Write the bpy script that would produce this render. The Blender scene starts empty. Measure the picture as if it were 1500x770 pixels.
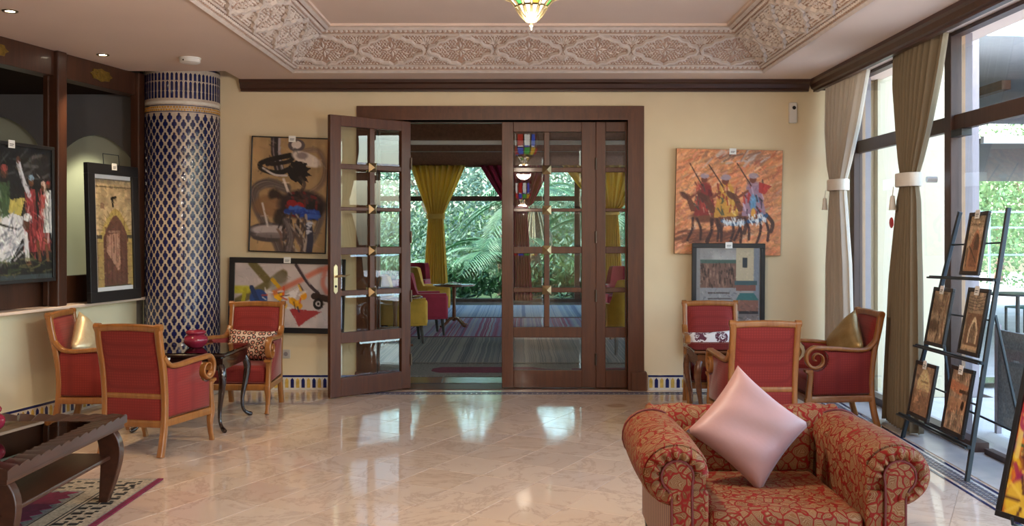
import bpy, bmesh, math, random
import numpy as np
from mathutils import Vector, Matrix, Euler
random.seed(7); np.random.seed(7)
S = bpy.context.scene
C = S.collection
PI = math.pi
# ------------------------------------------------------------------ camera
F = 1400.0; PX, PY, EYE = 762.0, 340.0, 1.6        # focal length in pixels, principal point, eye height
cd = bpy.data.cameras.new('camera'); cam = bpy.data.objects.new('camera', cd); C.objects.link(cam)
cd.sensor_width = 36; cd.lens = 36*F/1500
cd.shift_x = -(PX-750)/1500; cd.shift_y = -(385-PY)/1500
cam.location = (0, 0, EYE); cam.rotation_euler = (PI/2, 0, 0)
S.camera = cam
# ------------------------------------------------------------------ sky, exposure
S.view_settings.view_transform = 'Standard'; S.view_settings.look = 'None'
S.view_settings.gamma = 1; S.view_settings.use_curve_mapping = False
S.view_settings.exposure = 0.84
S.cycles.transparent_max_bounces = 24
S.cycles.max_bounces = 10; S.cycles.diffuse_bounces = 5; S.cycles.glossy_bounces = 5
S.cycles.caustics_reflective = False; S.cycles.caustics_refractive = False
S.cycles.sample_clamp_indirect = 6
wd = bpy.data.worlds.new('World'); S.world = wd; wd.use_nodes = True
wn = wd.node_tree; wn.nodes.clear()
wo = wn.nodes.new('ShaderNodeOutputWorld'); wb = wn.nodes.new('ShaderNodeBackground'); sk = wn.nodes.new('ShaderNodeTexSky')
sk.sky_type = 'NISHITA'; sk.sun_disc = False; sk.sun_elevation = math.radians(42); sk.sun_rotation = math.radians(250)
sk.air_density = 1.3; sk.dust_density = 3.0; sk.ozone_density = 1.0
wb.inputs[1].default_value = 1.1
wn.links.new(sk.outputs[0], wb.inputs[0]); wn.links.new(wb.outputs[0], wo.inputs[0])
sd = bpy.data.lights.new('sun', 'SUN'); sd.energy = 0.9; sd.angle = 0.05; sd.color = (1, .95, .87)
sun = bpy.data.objects.new('sun', sd); C.objects.link(sun); sun.rotation_euler = (math.radians(38), 0, math.radians(-75))
def portal(name, loc, rot, sx, sy):
    l = bpy.data.lights.new(name, 'AREA'); l.shape = 'RECTANGLE'; l.size = sx; l.size_y = sy; l.cycles.is_portal = True
    o = bpy.data.objects.new(name, l); C.objects.link(o); o.location = loc; o.rotation_euler = rot
portal('window_portal', (3.52, .6, 1.55), (0, PI/2, 0), 3.1, 18.4)      # daylight through the window wall
portal('back_window_portal', (-.9, 22.3, 1.6), (-PI/2, 0, 0), 11, 3.2)
portal('side_window_portal', (4.8, 16, 1.65), (0, PI/2, 0), 3.0, 12)
# ------------------------------------------------------------------ helpers
def W(x, y, Y): return Vector(((x-PX)*Y/F, Y, EYE-(y-PY)*Y/F))
def lin(c):
    c = np.asarray(c, float)/255.0
    return np.where(c <= .04045, c/12.92, ((c+.055)/1.055)**2.4)
def col(r, g, b): return tuple(float(v) for v in lin((r, g, b))) + (1.0,)
def lerp(a, b, t): return a+(b-a)*t
def tag(o, label=None, cat=None, group=None, kind=None):
    for k, v in (('label', label), ('category', cat), ('group', group), ('kind', kind)):
        if v: o[k] = v
    return o
def link(o, parent=None):
    C.objects.link(o)
    if parent: o.parent = parent
    return o
def empty(name, loc=(0, 0, 0), rz=0, label=None, cat=None, group=None, rot=None):
    o = bpy.data.objects.new(name, None); C.objects.link(o); o.location = loc; o.empty_display_size = .1
    o.rotation_euler = rot if rot else (0, 0, rz)
    return tag(o, label, cat, group)
class MB:
    def __init__(s): s.v = []; s.f = []
    def add(s, vs, fs):
        n = len(s.v); s.v += [Vector(p) for p in vs]; s.f += [tuple(i+n for i in f) for f in fs]; return s
    def box(s, c, d, rz=0, m=None):
        x, y, z = d[0]/2, d[1]/2, d[2]/2
        vs = [Vector((a*x, b*y, e*z)) for a in (-1, 1) for b in (-1, 1) for e in (-1, 1)]
        M = m if m else Matrix.Rotation(rz, 4, 'Z')
        return s.add([Vector(c)+(M@p) for p in vs], [(0,1,3,2),(4,6,7,5),(0,4,5,1),(2,3,7,6),(0,2,6,4),(1,5,7,3)])
    def bb(s, x0, x1, y0, y1, z0, z1): return s.box(((x0+x1)/2, (y0+y1)/2, (z0+z1)/2), (x1-x0, y1-y0, z1-z0))
    def sweep(s, pts, sec, side=None, sc=None, closed=False, caps=True):
        """sec: list of (a,b); a along side, b along normal; sc per point scale or (sa,sb)."""
        pts = [Vector(p) for p in pts]; n = len(pts); k = len(sec); vs = []; nrm = None
        for i, p in enumerate(pts):
            if closed: t = pts[(i+1) % n]-pts[i-1]
            else: t = pts[min(i+1, n-1)]-pts[max(i-1, 0)]
            t.normalize()
            if side is not None: sd = Vector(side); sd = (sd-t*sd.dot(t)).normalized()
            else:
                if nrm is None: nrm = Vector((0, 0, 1)) if abs(t.z) < .9 else Vector((1, 0, 0))
                sd = (nrm-t*nrm.dot(t)).normalized(); nrm = sd
            nn = t.cross(sd)
            q = (1, 1) if sc is None else (sc[i] if isinstance(sc[i], tuple) else (sc[i], sc[i]))
            vs += [p+sd*(a*q[0])+nn*(b*q[1]) for a, b in sec]
        fs = []
        for i in range(n if closed else n-1):
            j = (i+1) % n
            for u in range(k): fs.append((i*k+u, i*k+(u+1) % k, j*k+(u+1) % k, j*k+u))
        if caps and not closed: fs += [tuple(range(k))[::-1], tuple((n-1)*k+u for u in range(k))]
        return s.add(vs, fs)
    def tube(s, pts, r, n=8, closed=False):
        rr = r if isinstance(r, (list, tuple)) else None
        sec = [(math.cos(2*PI*i/n), math.sin(2*PI*i/n)) for i in range(n)]
        return s.sweep(pts, sec, None, [q for q in rr] if rr else [r]*len(pts), closed)
    def lathe(s, prof, n=24, c=(0, 0, 0), a0=0, a1=2*PI, caps=False):
        full = abs(a1-a0-2*PI) < 1e-6; m = n if full else n+1; vs = []; k = len(prof)
        for i in range(m):
            a = a0+(a1-a0)*i/n
            vs += [(c[0]+r*math.cos(a), c[1]+r*math.sin(a), c[2]+z) for r, z in prof]
        fs = [(i*k+j, ((i+1) % m)*k+j, ((i+1) % m)*k+j+1, i*k+j+1) for i in range(n) for j in range(k-1)]
        return s.add(vs, fs)
    def prism(s, poly, fn, d0, d1):
        """poly 2-D outline, fn(a,b,d)->3-D point, thick between d0 and d1."""
        n = len(poly)
        vs = [fn(a, b, d0) for a, b in poly]+[fn(a, b, d1) for a, b in poly]
        return s.add(vs, [tuple(range(n))[::-1], tuple(range(n, 2*n))]+[(i, (i+1) % n, n+(i+1) % n, n+i) for i in range(n)])
    def grid(s, fn, nu, nv, cu=False):
        vs = [fn(i/nu, j/nv) for i in range(nu if cu else nu+1) for j in range(nv+1)]
        m = nu if cu else nu+1
        return s.add(vs, [(i*(nv+1)+j, ((i+1) % m)*(nv+1)+j, ((i+1) % m)*(nv+1)+j+1, i*(nv+1)+j+1) for i in range(nu) for j in range(nv)])
    def mesh(s, name, mat, angle=40, fix=True):
        me = bpy.data.meshes.new(name); me.from_pydata([tuple(p) for p in s.v], [], s.f)
        if fix:
            b = bmesh.new(); b.from_mesh(me); bmesh.ops.recalc_face_normals(b, faces=b.faces); b.to_mesh(me); b.free()
        me.materials.append(mat)
        if angle:
            me.shade_smooth()
            if angle < 180: me.set_sharp_from_angle(angle=math.radians(angle))
        return me
    def build(s, name, mat, parent=None, angle=40, bevel=0, seg=2, fix=True, kind=None, loc=None, sub=0, label=None):
        o = bpy.data.objects.new(name, s.mesh(name, mat, angle, fix)); link(o, parent)
        if bevel:
            m = o.modifiers.new('bevel', 'BEVEL'); m.width = bevel; m.segments = seg; m.limit_method = 'ANGLE'; m.angle_limit = math.radians(35)
        if sub:
            m = o.modifiers.new('sub', 'SUBSURF'); m.levels = sub; m.render_levels = sub
        if loc is not None: o.location = loc
        if kind: o['kind'] = kind
        if label: o['label'] = label
        return o
def shared(name, me, parent=None, loc=(0, 0, 0), rot=(0, 0, 0), scale=None, kind=None):
    o = bpy.data.objects.new(name, me); link(o, parent); o.location = loc; o.rotation_euler = rot
    if scale: o.scale = scale
    if kind: o['kind'] = kind
    return o
def copy_tree(o, parent=None):
    c = o.copy(); C.objects.link(c)
    if parent: c.parent = parent
    for ch in [x for x in bpy.data.objects if x.parent == o]: copy_tree(ch, c)
    return c
def rrect(w, h, r, n=4):
    out = []
    for cx, cy, a in ((w/2-r, h/2-r, 0), (-w/2+r, h/2-r, PI/2), (-w/2+r, -h/2+r, PI), (w/2-r, -h/2+r, 1.5*PI)):
        out += [(cx+r*math.cos(a+PI/2*i/n), cy+r*math.sin(a+PI/2*i/n)) for i in range(n+1)]
    return out
def spline(keys, n):
    """Catmull-Rom through keys (tuples), n samples per span."""
    k = [np.array(p, float) for p in keys]; k = [2*k[0]-k[1]]+k+[2*k[-1]-k[-2]]; out = []
    for i in range(1, len(k)-2):
        for j in range(n):
            t = j/n; p0, p1, p2, p3 = k[i-1:i+3]
            out.append(tuple(.5*((2*p1)+(p2-p0)*t+(2*p0-5*p1+4*p2-p3)*t*t+(3*p1-p0-3*p2+p3)*t**3)))
    out.append(tuple(k[-2])); return out
def pillow_mb(w, h, t, n=14, pinch=.1):
    m = MB()
    def P(sg):
        def f(u, v):
            a, b = 2*u-1, 2*v-1
            x = w/2*a*(1-pinch*(1-b*b)); y = h/2*b*(1-pinch*(1-a*a))
            z = sg*t/2*((1-a**4)*(1-b**4))**.55
            z += sg*.06*t*math.sin(7*a+3*b)*(1-a*a)*(1-b*b)
            return (x, y, z)
        return f
    m.grid(P(1), n, n); m.grid(P(-1), n, n)
    return m
def welded(o, d=1e-4):
    b = bmesh.new(); b.from_mesh(o.data); bmesh.ops.remove_doubles(b, verts=b.verts, dist=d); bmesh.ops.recalc_face_normals(b, faces=b.faces)
    b.to_mesh(o.data); b.free(); return o

# ------------------------------------------------------------------ materials
class NT:
    def __init__(s, name):
        s.m = bpy.data.materials.new(name); s.m.use_nodes = True; s.t = s.m.node_tree; s.t.nodes.clear()
        s.out = s.t.nodes.new('ShaderNodeOutputMaterial')
    def n(s, ty, props=None, **inp):
        nd = s.t.nodes.new('ShaderNode'+ty)
        for k, v in (props or {}).items(): setattr(nd, k, v)
        for k, v in inp.items():
            k = k.replace('_', ' ')
            if k.startswith('i ') : sock = nd.inputs[int(k[2:])]
            else: sock = nd.inputs[k]
            if isinstance(v, bpy.types.NodeSocket): s.t.links.new(v, sock)
            else: sock.default_value = v
        return nd
    def math(s, op, a, b=0.0, c=0.0, clamp=False): return s.n('Math', {'operation': op, 'use_clamp': clamp}, i_0=a, i_1=b, i_2=c).outputs[0]
    def mix(s, f, a, b, mode='MIX'):
        nd = s.n('Mix', {'data_type': 'RGBA', 'blend_type': mode}); 
        for i, v in ((0, f), (6, a), (7, b)):
            if isinstance(v, bpy.types.NodeSocket): s.t.links.new(v, nd.inputs[i])
            else: nd.inputs[i].default_value = v
        return nd.outputs[2]
    def ramp(s, f, stops, interp='LINEAR'):
        nd = s.n('ValToRGB', Fac=f); cr = nd.color_ramp; cr.interpolation = interp
        while len(cr.elements) < len(stops): cr.elements.new(.5)
        for e, (p, c) in zip(cr.elements, stops): e.position = p; e.color = c
        return nd.outputs[0]
    def obj(s): return s.n('TexCoord').outputs['Object']
    def pos(s): return s.n('NewGeometry').outputs['Position']
    def vmap(s, v, scale=(1, 1, 1), rot=(0, 0, 0), loc=(0, 0, 0)):
        return s.n('Mapping', Vector=v, Scale=scale, Rotation=rot, Location=loc).outputs[0]
    def noise(s, v, scale, detail=4, rough=.55, dist=0): 
        return s.n('TexNoise', Vector=v, Scale=scale, Detail=detail, Roughness=rough, Distortion=dist).outputs['Fac']
    def bump(s, h, strength=.3, dist=.01): return s.n('Bump', Strength=strength, Distance=dist, Height=h).outputs[0]
    def bsdf(s, color, rough=.5, metal=0., spec=.5, normal=None, **kw):
        b = s.n('BsdfPrincipled', None, Roughness=rough, Metallic=metal)
        b.inputs['Specular IOR Level'].default_value = spec
        if isinstance(color, bpy.types.NodeSocket): s.t.links.new(color, b.inputs['Base Color'])
        else: b.inputs['Base Color'].default_value = color
        if normal is not None: s.t.links.new(normal, b.inputs['Normal'])
        for k, v in kw.items():
            k = k.replace('_', ' ')
            if isinstance(v, bpy.types.NodeSocket): s.t.links.new(v, b.inputs[k])
            else: b.inputs[k].default_value = v
        s.t.links.new(b.outputs[0], s.out.inputs[0]); return b
def plain(name, c, rough=.5, metal=0., spec=.5, vary=.12, scale=9., bump=0., **kw):
    t = NT(name); p = t.pos(); f = t.noise(p, scale, 3)
    a = tuple(min(1, v*(1-vary)) for v in c[:3])+(1,); b = tuple(min(1, v*(1+vary)) for v in c[:3])+(1,)
    cc = t.ramp(f, [(.3, a), (.7, b)])
    t.bsdf(cc, rough, metal, spec, t.bump(t.noise(p, scale*8, 3), bump, .004) if bump else None, **kw)
    return t.m
def wood(name, dark, light, axis='Z', rough=.35, scale=1.0, coat=0., coord='obj'):
    t = NT(name); p = t.obj() if coord == 'obj' else t.pos()
    st = {'X': (1.2, 14, 14), 'Y': (14, 1.2, 14), 'Z': (14, 14, 1.2)}[axis]
    q = t.vmap(p, tuple(v*scale for v in st))
    g = t.noise(q, 1.6, 5, .6, .6); fine = t.noise(t.vmap(p, tuple(v*scale*6 for v in st)), 1.5, 2)
    c = t.ramp(g, [(.25, dark), (.75, light)])
    c = t.mix(t.math('MULTIPLY', fine, .35), c, tuple(v*.55 for v in dark[:3])+(1,))
    t.bsdf(c, rough, 0, .5, t.bump(fine, .08, .003), Coat_Weight=coat, Coat_Roughness=.08)
    return t.m
def glass(name, tint=(1, 1, 1, 1), ior=1.55, dirt=0.0):
    t = NT(name)
    fr = t.n('Fresnel', IOR=ior).outputs[0]; bf = t.n('NewGeometry').outputs['Backfacing']
    fac = t.math('MULTIPLY', fr, t.math('SUBTRACT', 1.0, bf))
    tr = t.n('BsdfTransparent', Color=tint).outputs[0]; gl = t.n('BsdfGlossy', Color=(1, 1, 1, 1), Roughness=.012).outputs[0]
    mx = t.n('MixShader', i_0=fac, i_1=tr, i_2=gl).outputs[0]
    t.t.links.new(mx, t.out.inputs[0]); return t.m
def emit(name, c, st):
    t = NT(name); e = t.n('Emission', Color=c, Strength=st); t.t.links.new(e.outputs[0], t.out.inputs[0]); return t.m
# ------------------------------------------------------------------ material list
def cloth(name, c, tr):
    t = NT(name); p = t.pos(); f = t.noise(p, 3, 3); cc = t.mix(t.math('MULTIPLY', f, .25), c, tuple(v*.7 for v in c[:3])+(1,))
    b = t.bsdf(cc, .75, 0, .2, Sheen_Weight=.15); tl = t.n('BsdfTranslucent', Color=cc)
    mx = t.n('MixShader', i_0=tr, i_1=b.outputs[0], i_2=tl.outputs[0]); t.t.links.new(mx.outputs[0], t.out.inputs[0]); return t.m
M = {}
M['wall'] = plain('cream_wall', (.745, .615, .40, 1), .75, vary=.05, scale=1.5, bump=.05)
M['wallpale'] = plain('pale_half_wall', (.74, .69, .50, 1), .75, vary=.05, scale=1.5)
M['outwall'] = plain('exterior_wall_paint', (.60, .52, .36, 1), .8, vary=.04, scale=1.2)
M['ceil'] = plain('ceiling_paint', (.76, .60, .50, 1), .85, vary=.03, scale=1.0)
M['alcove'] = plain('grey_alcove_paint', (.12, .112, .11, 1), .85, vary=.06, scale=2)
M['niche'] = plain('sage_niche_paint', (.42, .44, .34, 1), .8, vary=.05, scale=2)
M['plaster'] = plain('carved_plaster', (.62, .53, .47, 1), .8, vary=.08, scale=14)
M['plastground'] = plain('carved_plaster_ground', (.42, .28, .215, 1), .9, vary=.2, scale=30, bump=.2)
M['matdark'] = plain('matt_dark_timber', (.022, .010, .007, 1), .9, spec=.1)
M['trim'] = wood('dark_trim_wood', (.040, .014, .009, 1), (.075, .028, .016, 1), 'X', .35)
M['doorwood'] = wood('mahogany_door_wood', (.064, .016, .004, 1), (.135, .037, .010, 1), 'Z', .42, coat=.08)
M['alcwood'] = wood('alcove_frame_wood', (.035, .012, .006, 1), (.085, .029, .013, 1), 'Z', .38, coat=.1)
M['framewood'] = wood('window_frame_wood', (.045, .020, .014, 1), (.09, .042, .03, 1), 'Z', .45)
M['chairwood'] = wood('honey_beech_wood', (.25, .085, .018, 1), (.42, .165, .040, 1), 'Z', .28, 1.3, coat=.3)
M['darkwood'] = wood('black_lacquer_wood', (.012, .005, .004, 1), (.03, .012, .009, 1), 'X', .18, coat=.6)
M['tablewood'] = wood('coffee_table_wood', (.034, .010, .005, 1), (.080, .026, .013, 1), 'Y', .34, coat=.04)
M['brownwood'] = wood('round_table_wood', (.10, .035, .014, 1), (.2, .075, .03, 1), 'X', .25, coat=.5)
M['brass'] = plain('aged_brass', (.66, .54, .33, 1), .3, 1.0, vary=.15)
M['bronze'] = plain('dark_bronze', (.16, .12, .06, 1), .4, .9, vary=.2)
M['black'] = plain('black_frame_lacquer', (.012, .012, .014, 1), .35, vary=.1)
M['iron'] = plain('blue_black_iron', (.02, .03, .04, 1), .4, .3, vary=.1)
M['white'] = plain('white_plastic', (.75, .73, .68, 1), .5, vary=.03)
M['card'] = plain('white_price_card', (.85, .85, .82, 1), .6, vary=.02)
M['dark'] = plain('dark_hole', (.01, .01, .01, 1), .7, vary=.1)
M['steel'] = plain('hinge_steel', (.10, .07, .05, 1), .4, .8, vary=.1)
M['pot'] = plain('crimson_glaze', (.24, .018, .04, 1), .12, vary=.12, scale=20)
M['pink'] = plain('pink_satin', (.41, .225, .205, 1), .5, vary=.05, scale=6, bump=.12, Sheen_Weight=.15)
M['cream_curtain'] = cloth('cream_curtain_cloth', (.74, .66, .56, 1), 0.35)
M['olive_curtain'] = cloth('olive_curtain_cloth', (.26, .20, .125, 1), 0.10)
M['gold_curtain'] = cloth('gold_curtain_cloth', (.82, .58, .14, 1), 0.5)
M['wine_curtain'] = cloth('wine_curtain_cloth', (.34, .02, .06, 1), 0.35)
M['tie'] = plain('white_tie_cloth', (.78, .74, .66, 1), .8, vary=.05)
M['glass'] = glass('door_glass', (.93, .96, .95, 1), 1.75)
M['winglass'] = glass('window_glass', (.96, .98, .98, 1), 1.5)
M['backglass'] = glass('garden_window_glass', (.80, .88, .88, 1), 1.45)
M['tabletopglass'] = glass('table_glass', (.55, .50, .45, 1), 1.55)
M['mustard'] = plain('mustard_cloth', (.66, .40, .05, 1), .75, vary=.1, Sheen_Weight=.2)
M['burgundy'] = plain('burgundy_cloth', (.32, .015, .05, 1), .75, vary=.1, Sheen_Weight=.2)
M['blackleg'] = plain('black_leg_paint', (.012, .01, .01, 1), .4, vary=.1)
M['darkceil'] = wood('back_room_ceiling_wood', (.15, .065, .035, 1), (.27, .125, .07, 1), 'Y', .55)
M['slate'] = plain('slate_tile', (.08, .065, .06, 1), .18, vary=.3, scale=8)
M['blue'] = plain('cobalt_glaze', (.012, .018, .11, 1), .15, vary=.25, scale=20)
M['navy'] = plain('navy_glaze', (.010, .014, .075, 1), .13, vary=.35, scale=16)
M['yellow'] = plain('yellow_glaze', (.62, .42, .10, 1), .2, vary=.2, scale=20)
M['whiteglaze'] = plain('white_glaze', (.70, .66, .58, 1), .2, vary=.08, scale=20)
M['grout'] = plain('ivory_mosaic', (.50, .41, .32, 1), .28, vary=.15, scale=25)
M['goldtile'] = plain('amber_glaze', (.52, .27, .05, 1), .2, vary=.3, scale=30)
M['mosaicgrey'] = plain('grey_mosaic', (.10, .09, .11, 1), .3, vary=.4, scale=30)
M['stone'] = plain('grey_stone', (.50, .46, .42, 1), .3, vary=.15, scale=4)
M['outstone'] = plain('terrace_stone', (.62, .60, .57, 1), .7, vary=.1, scale=2)
M['canvasedge'] = plain('canvas_edge', (.20, .12, .07, 1), .8, vary=.1)
M['mat'] = plain('white_mat_board', (.68, .70, .74, 1), .7, vary=.03)
M['gold_ornament'] = plain('gold_ornament', (.24, .15, .025, 1), .45, .6, vary=.3, scale=30)
def marble():
    t = NT('cream_marble'); p = t.pos()
    r = t.n('ObjectInfo').outputs['Random']
    off = t.n('CombineXYZ', X=t.math('MULTIPLY', r, 37), Y=t.math('MULTIPLY', r, 91), Z=0.0).outputs[0]
    q = t.n('VectorMath', {'operation': 'ADD'}, i_0=p, i_1=off).outputs[0]
    base = t.ramp(r, [(0, (.60, .43, .30, 1)), (.3, (.66, .50, .37, 1)), (.55, (.60, .46, .36, 1)), (.8, (.70, .53, .38, 1)), (1, (.55, .41, .31, 1))])
    cl = t.noise(q, 2.2, 5, .6, .8)
    c = t.mix(t.math('MULTIPLY', cl, .55), base, (.72, .60, .48, 1))
    v = t.noise(q, 1.6, 7, .65, 1.6)
    vein = t.math('SUBTRACT', 1.0, t.math('MULTIPLY', t.math('ABSOLUTE', t.math('SUBTRACT', v, .5)), 34), clamp=True)
    c = t.mix(t.math('MULTIPLY', vein, .35), c, (.33, .22, .16, 1))
    # round foot-worn brown stains scattered over the floor
    sp = t.n('TexVoronoi', Vector=p, Scale=1.25, Randomness=1.0).outputs['Distance']
    d = t.math('ADD', sp, t.math('MULTIPLY', t.math('SUBTRACT', t.noise(p, 9, 3), .5), .09))
    st = t.ramp(d, [(.09, (1, 1, 1, 1)), (.145, (0, 0, 0, 1))])
    c = t.mix(t.math('MULTIPLY', st, .55), c, (.34, .19, .11, 1))
    rg = t.ramp(t.noise(p, 3.5, 4), [(.3, (.05, .05, .05, 1)), (.75, (.10, .10, .10, 1))])
    t.bsdf(c, rg, 0, .7, t.bump(t.noise(p, 5, 2), .05, .003))
    return t.m
M['marble'] = marble()
def redcloth(name, c1, c2):
    t = NT(name); p = t.obj()
    def wv(ax): return t.n('TexWave', {'bands_direction': ax, 'wave_profile': 'SIN'}, Vector=p, Scale=16.0).outputs['Fac']
    g = t.math('MAXIMUM', t.math('MAXIMUM', wv('X'), wv('Y')), wv('Z'))
    f = t.math('MULTIPLY', t.math('POWER', g, 4.0), .55)
    c = t.mix(f, c1, c2); c = t.mix(t.math('MULTIPLY', t.noise(p, 5, 3), .3), c, tuple(v*.7 for v in c1[:3])+(1,))
    t.bsdf(c, .75, 0, .3, t.bump(g, .12, .002), Sheen_Weight=.25, Sheen_Roughness=.4)
    return t.m
M['redcloth'] = redcloth('red_woven_cloth', (.27, .026, .020, 1), (.13, .008, .008, 1))
def armcloth():
    t = NT('coral_pattern_velvet'); p = t.obj()
    w = t.n('TexNoise', Vector=p, Scale=9.0, Detail=2.0).outputs['Color']
    q = t.mix(.10, p, w, 'ADD') if False else t.n('VectorMath', {'operation': 'ADD'}, i_0=p, i_1=t.n('VectorMath', {'operation': 'SCALE'}, i_0=w, Scale=.10).outputs[0]).outputs[0]
    v = t.n('TexVoronoi', {'feature': 'DISTANCE_TO_EDGE'}, Vector=q, Scale=21.0).outputs['Distance']
    f1 = t.n('TexVoronoi', {'feature': 'F1'}, Vector=q, Scale=21.0)
    ring = t.math('SINE', t.math('MULTIPLY', v, 62.0))
    cell = t.ramp(f1.outputs['Color'], [(.2, (.15, .050, .014, 1)), (.5, (.21, .090, .034, 1)), (.8, (.17, .068, .024, 1))])
    c = t.mix(t.math('MULTIPLY', t.math('GREATER_THAN', ring, .5), .5), cell, (.36, .24, .14, 1))
    line = t.ramp(v, [(.045, (1, 1, 1, 1)), (.080, (0, 0, 0, 1))])
    c = t.mix(line, c, (.20, .009, .006, 1))
    t.bsdf(c, .65, 0, .18, t.bump(line, .35, .004))
    return t.m
M['armcloth'] = armcloth()
def stripes():
    t = NT('russet_stripe_velvet'); p = t.obj()
    s_ = t.n('SeparateXYZ', Vector=p); a = t.math('ADD', s_.outputs['X'], s_.outputs['Y'])
    w = t.math('SINE', t.math('MULTIPLY', a, 105.0))
    c = t.mix(t.math('GREATER_THAN', w, .1), (.16, .035, .018, 1), (.36, .16, .08, 1))
    t.bsdf(c, .6, Sheen_Weight=.2); return t.m
M['stripe'] = stripes()
M['piping'] = plain('dark_red_piping', (.12, .012, .010, 1), .6, vary=.1)
def rings():
    t = NT('ring_print_cloth'); p = t.obj()
    v = t.n('TexVoronoi', {'feature': 'F1', 'voronoi_dimensions': '2D'}, Vector=p, Scale=22.0, Randomness=.45)
    d = v.outputs['Distance']
    k = t.ramp(d, [(0, (.62, .33, .25, 1)), (.22, (.60, .30, .22, 1)), (.24, (.03, .012, .01, 1)), (.40, (.03, .012, .01, 1)), (.43, (.72, .64, .52, 1)), (1, (.72, .64, .52, 1))], 'CONSTANT')
    k2 = t.ramp(v.outputs['Color'], [(0, (.9, .8, .7, 1)), (.5, (.9, .5, .4, 1)), (1, (1, 1, 1, 1))])
    t.bsdf(t.mix(.5, k, k2, 'MULTIPLY'), .7); return t.m
M['rings'] = rings()
def floral():
    t = NT('white_floral_cloth'); p = t.obj()
    v = t.n('TexVoronoi', {'feature': 'F1', 'voronoi_dimensions': '2D'}, Vector=p, Scale=7.0, Randomness=.8).outputs['Distance']
    n = t.noise(p, 26, 4, .7, 1.2)
    f = t.math('MULTIPLY', t.math('LESS_THAN', v, .42), t.math('GREATER_THAN', n, .47))
    t.bsdf(t.mix(f, (.78, .74, .70, 1), (.10, .012, .03, 1)), .7); return t.m
M['floral'] = floral()
def zebra():
    t = NT('zigzag_cloth'); p = t.obj()
    w = t.n('TexWave', {'bands_direction': 'Y'}, Vector=p, Scale=9.0, Distortion=5.0, Detail=1.0).outputs['Fac']
    t.bsdf(t.ramp(w, [(.45, (.02, .02, .03, 1)), (.5, (.75, .74, .72, 1))]), .7); return t.m
M['zebra'] = zebra()
def goldcloth(name, c, c2):
    t = NT(name); p = t.obj(); v = t.n('TexVoronoi', {'feature': 'F1'}, Vector=p, Scale=90.0).outputs['Color']
    f = t.noise(p, 12, 4, .7)
    t.bsdf(t.mix(f, c, c2), .38, .55, .5, t.bump(v, .5, .004)); return t.m
M['gold_cushion'] = goldcloth('gold_sequin_cloth', (.60, .42, .18, 1), (.85, .78, .60, 1))
M['bronze_cushion'] = goldcloth('bronze_brocade', (.30, .19, .06, 1), (.50, .36, .16, 1))
def vcol(name='printed_picture', rough=.45):
    t = NT(name); a = t.n('Attribute', {'attribute_name': 'Col'}).outputs['Color']
    n = t.noise(t.obj(), 120, 3); t.bsdf(a, rough, 0, .4, t.bump(n, .25, .002)); return t.m
M['paint'] = vcol()
def kilim(name, cols, seed, axis=0, freq=1.0):
    t = NT(name); p = t.obj(); s_ = t.n('SeparateXYZ', Vector=p); x = s_.outputs[axis]; y = s_.outputs[1-axis]
    x = t.math('ADD', x, t.math('MULTIPLY', t.noise(p, 1.5, 2), .05))
    n = t.n('TexNoise', {'noise_dimensions': '1D'}, W=t.math('ADD', t.math('MULTIPLY', x, freq), seed*7.3), Scale=3.2, Detail=6.0, Roughness=.75).outputs['Fac']
    k = len(cols); c = t.ramp(n, [(.30+.42*i/k, cc) for i, cc in enumerate(cols)], 'CONSTANT')
    w = t.math('SINE', t.math('MULTIPLY', y, 90.0))
    c = t.mix(t.math('MULTIPLY', t.math('GREATER_THAN', w, .2), .22), c, (.12, .11, .11, 1))
    c = t.mix(t.math('MULTIPLY', t.noise(p, 40, 3), .3), c, (.35, .33, .31, 1))
    t.bsdf(c, .9, 0, .1, t.bump(t.noise(p, 90, 2), .4, .004)); return t.m
G = lambda v, r=0, b=0: (v+r, v, v+b, 1)
M['kilim1'] = kilim('grey_blue_kilim', [(.14, .20, .32, 1), (.34, .42, .53, 1), (.48, .53, .58, 1), (.22, .30, .42, 1), (.44, .46, .50, 1)], 1, 0, 1.1)
M['kilim2'] = kilim('purple_pink_kilim', [(.15, .13, .28, 1), (.46, .08, .18, 1), (.36, .33, .50, 1), (.54, .50, .54, 1), (.40, .06, .16, 1), (.12, .16, .27, 1)], 2, 0, 1.6)
M['kilim3'] = kilim('charcoal_beige_kilim', [(.13, .14, .17, 1), (.35, .34, .31, 1), (.20, .21, .23, 1), (.42, .40, .36, 1), (.26, .26, .26, 1), (.44, .41, .36, 1)], 3, 0, 1.2)
M['wine_panel'] = plain('wine_wool', (.17, .008, .035, 1), .95, vary=.25, scale=30)
M['wool'] = plain('speckled_beige_wool', (.36, .29, .20, 1), .95, vary=.35, scale=60)
M['greywool'] = plain('speckled_grey_wool', (.22, .20, .18, 1), .95, vary=.45, scale=70)
M['leaf'] = plain('palm_leaf', (.055, .15, .07, 1), .5, vary=.3, scale=3)
M['olive'] = plain('olive_leaf', (.13, .20, .15, 1), .6, vary=.35, scale=3)
M['hedge'] = plain('hedge_leaf', (.13, .25, .10, 1), .6, vary=.4, scale=3)
M['bark'] = plain('palm_bark', (.20, .14, .10, 1), .9, vary=.4, scale=14, bump=.6)
M['straw'] = plain('dry_frond_straw', (.45, .38, .27, 1), .9, vary=.3, scale=20)
M['lawn'] = plain('lawn', (.12, .20, .08, 1), .9, vary=.3, scale=2)
M['awning'] = plain('white_awning_cloth', (.60, .63, .67, 1), .8, vary=.04)
M['slat'] = plain('charcoal_roof_slat', (.022, .02, .022, 1), .6, vary=.2)
M['rail'] = plain('pale_blue_rail', (.25, .40, .42, 1), .5, vary=.1)
M['teal'] = plain('teal_chair_paint', (.06, .28, .30, 1), .5, vary=.1)
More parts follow.
